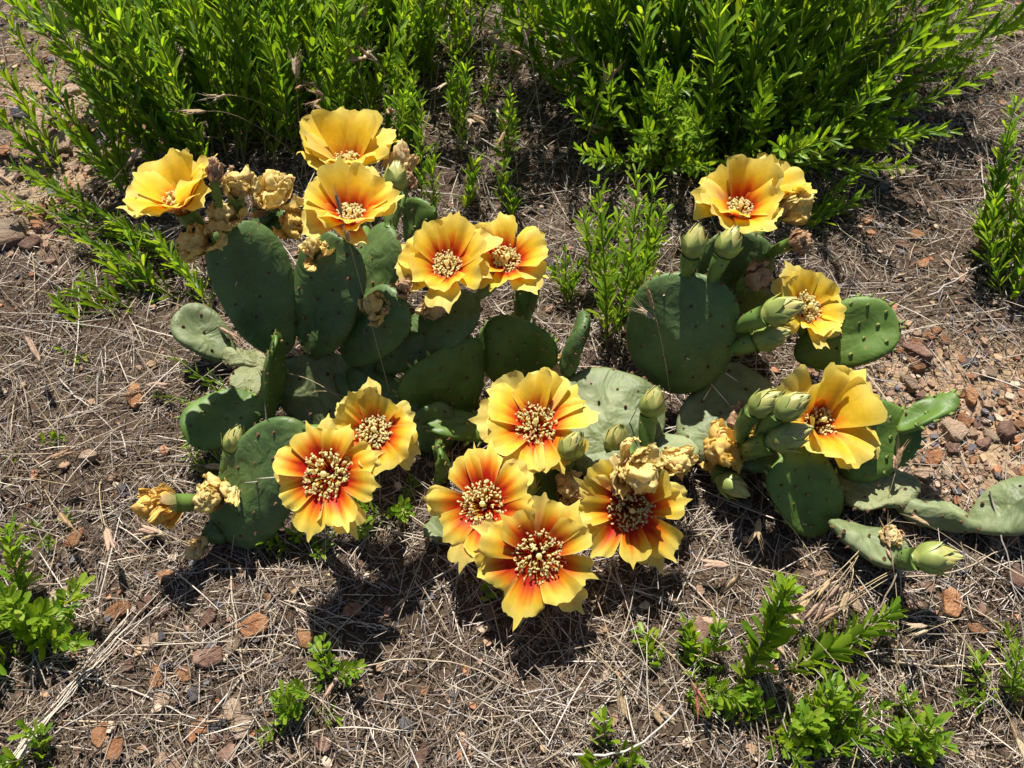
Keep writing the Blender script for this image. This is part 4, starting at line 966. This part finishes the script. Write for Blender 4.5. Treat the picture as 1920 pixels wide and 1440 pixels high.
px_brome('curved brome head on dark straw by a bare twig', (1090, 1210), (1220, 1330), 30, 3, .02, 32, .02, zt=.015)
px_brome('pair of brome spikes among the two leafy tufts', (1380, 1200), (1515, 1340), 30, 2, .018, 33, .03, zt=.03)
px_brome('pale brome head fallen over the dense leafy tuft', (1500, 1380), (1480, 1440), 30, 1, .03, 34, .02, zt=.03)
px_brome('brome head fallen on sandy soil against the sprawling clump', (1640, 1000), (1680, 880), 50, 2, .02, 35, .01)
px_brome('olive brome head hanging below the sprawling clump buds', (1430, 900), (1425, 970), 30, 1, .022, 36, .01, zt=.02)
bspots = []
rr = random.Random(77)
for i in range(46):
    u = rr.choice((rr.uniform(560, 1120), rr.uniform(560, 1120), rr.uniform(640, 1280))); v = rr.uniform(70, 380)
    B = ground_at(u, v); A_ = rr.uniform(0, 6.28); L = rr.uniform(.07, .17); el = math.radians(rr.uniform(35, 80))
    T = B+np.array([math.cos(A_)*math.cos(el), math.sin(A_)*math.cos(el), math.sin(el)])*L; mid = B*.45+T*.55+np.array([0, 0, L*.28])
    brome('dry tan brome stalk with hanging spikelets among the back shrubs', bez(B, mid, T, 10), rr.choice((1, 2, 3, 3)), rr.uniform(.015, .023), 300+i, 'brome among the back shrubs')
for i in range(16):
    u = rr.uniform(0, 330); v = rr.uniform(430, 1000)
    B = ground_at(u, v); A_ = rr.uniform(0, 6.28); L = rr.uniform(.06, .13); el = math.radians(rr.uniform(8, 35))
    T = B+np.array([math.cos(A_)*math.cos(el), math.sin(A_)*math.cos(el), math.sin(el)])*L; mid = B*.5+T*.5+np.array([0, 0, L*.15])
    brome('bleached brome stalk fallen on the open straw', bez(B, mid, T, 8), rr.choice((1, 2)), rr.uniform(.018, .028), 400+i, 'brome fallen on open straw')
for i in range(12):
    u = rr.uniform(1480, 1920); v = rr.uniform(1080, 1440)
    B = ground_at(u, v); A_ = rr.uniform(0, 6.28); L = rr.uniform(.06, .14); el = math.radians(rr.uniform(5, 35))
    T = B+np.array([math.cos(A_)*math.cos(el), math.sin(A_)*math.cos(el), math.sin(el)])*L; mid = B*.5+T*.5+np.array([0, 0, L*.18])
    brome('tan brome stalk tangled in straw near the lichen pebbles', bez(B, mid, T, 8), rr.choice((1, 2, 2)), rr.uniform(.016, .026), 440+i, 'brome near the lichen pebbles')

# ------------------------------------------------------------------ long loose stalks and twigs
def twig(label, ptspx, r, col, seed, group=None, name='dry_stalk', z=.005, sag=.0):
    rnd = random.Random(seed); P = [ground_at(*q[:2]) for q in ptspx]
    P = np.array([p+np.array([0, 0, z+(q[2] if len(q) > 2 else 0)]) for p, q in zip(P, ptspx)])
    t = np.linspace(0, len(P)-1, 14); Q = np.stack([np.interp(t, np.arange(len(P)), P[:, i]) for i in range(3)], 1)
    if len(P) == 3: Q = bez(P[0], P[1], P[2], 14)
    Q[:, 2] = np.maximum(Q[:, 2], gh(Q[:, 0], Q[:, 1])+r)
    L = np.linalg.norm(Q[-1]-Q[0]); Q[1:-1] += np.array([[rnd.gauss(0, .006)*L, rnd.gauss(0, .006)*L, 0] for _ in range(12)])
    m_ = MB(); tube(m_, Q-Q[0], np.linspace(r, r*.55, 14), 6, np.array(col)); o = m_.build(name, M_STRAW, loc=Q[0]); tag(o, label, 'stalk' if name == 'dry_stalk' else 'twig', group); return o
BL = (.56, .49, .40); TN = (.47, .37, .25); GY = (.3, .26, .22)
for i in range(6):
    twig('bleached stalk in the long bundle leading past the orange slab', [(8+9*i, 1440-3*i), (150+5*i, 1268-3*i), (300+6*i-60*(i % 2), 1090+8*i+60*(i % 2))], .00095-.00012*(i % 3), BL, 500+i, 'stalks of the bleached bundle', z=.005+.0012*i)
twig('long pale stalk ending at the cream stone pile', [(88, 1252), (220, 1275), (372, 1350)], .0010, BL, 520)
twig('straight tan stalk crossing the brown shale', [(432, 1060), (445, 1200), (470, 1330)], .0010, TN, 521)
twig('thick grey twig on straw in the shade of the lowest flower', [(1135, 1065), (1185, 1140), (1250, 1240)], .0012, GY, 522, name='twig')
twig('curved pale bare twig on dark straw', [(1050, 1413), (1190, 1445, .01), (1270, 1330, .02)], .0012, (.5, .45, .4), 523, name='twig')
twig('arched stalk lying over straw behind the rusty plate', [(640, 1275), (800, 1200, .02), (980, 1300)], .0007, TN, 524)
twig('grey forked twig pointing at the lone leafy shrub', [(1735, 560), (1830, 520, .02), (1915, 470, .03)], .0012, (.42, .37, .31), 525, name='twig')
twig('dark twig on litter behind the raised young pad', [(1560, 545), (1620, 550), (1680, 540)], .0012, (.2, .16, .13), 526, name='twig')
twig('dark twig touching the tip of the raised young pad', [(1680, 597), (1740, 590), (1850, 570)], .0012, (.17, .13, .1), 527, name='twig')
twig('pale stalk across sandy gravel beside the wide yellow flower', [(1605, 680), (1640, 735), (1690, 790)], .0009, BL, 528)
twig('long pale stalk across sandy soil beyond the creeping clump', [(1700, 805), (1780, 890), (1850, 960)], .0008, BL, 529)
twig('thin dark twig standing over the creeping clump', [(1820, 950, .03), (1870, 1090, .02), (1920, 1230)], .0008, GY, 530, name='twig')
twig('wavy stalk trailing under the creeping clump bud', [(1660, 1080), (1790, 1110, .008), (1900, 1010, .01)], .0008, TN, 531)
twig('twig leaning over straw by the two-stemmed sprig', [(1660, 1060, .04), (1620, 1200, .03), (1510, 1290)], .0008, (.24, .18, .13), 532, name='twig')
twig('pale straight stalk lying near the shrivelled brome pile', [(1640, 1155), (1740, 1160), (1810, 1165)], .0008, BL, 533)
twig('tan stalk bundle on straw near the feathery tuft', [(1650, 1240), (1780, 1265), (1920, 1240)], .0012, TN, 534)
twig('bent stem lying behind the big shrub shadow', [(1570, 260), (1590, 290), (1605, 320)], .0011, BL, 535)
twig('long curved stem on litter beyond the lone leafy shrub', [(1800, 220), (1850, 300), (1838, 400)], .0011, (.5, .43, .33), 536)
twig('short twig near the dark slate and orange chips', [(1755, 310), (1790, 325), (1820, 325)], .0013, GY, 537, name='twig')
twig('stem trailing from big shrub across dry litter', [(1570, 230), (1660, 190, .01), (1760, 160)], .0009, TN, 538)
rr = random.Random(99)
for i in range(70):
    u = rr.uniform(-20, 1920); v = rr.uniform(60, 1440); p = at(u, v)
    a = rr.uniform(0, 6.28); l = rr.uniform(70, 200)
    c_ = rr.choice((BL, TN, GY, (.5, .42, .34)))
    reg = 'open straw' if u < 640 and v > 560 else ('dark straw in front of the cacti' if v > 1000 else ('stony litter' if u > 1450 else 'litter under the back shrubs'))
    q = (u+math.cos(a)*l, v+math.sin(a)*l*.7); 
    twig('long dry stalk lying loose on the '+reg, [(u, v), ((u+q[0])/2+rr.gauss(0, 14), (v+q[1])/2+rr.gauss(0, 10)), q], rr.uniform(.0005, .001), c_, 600+i, 'loose stalks on '+reg, z=.004+.003*rr.random())
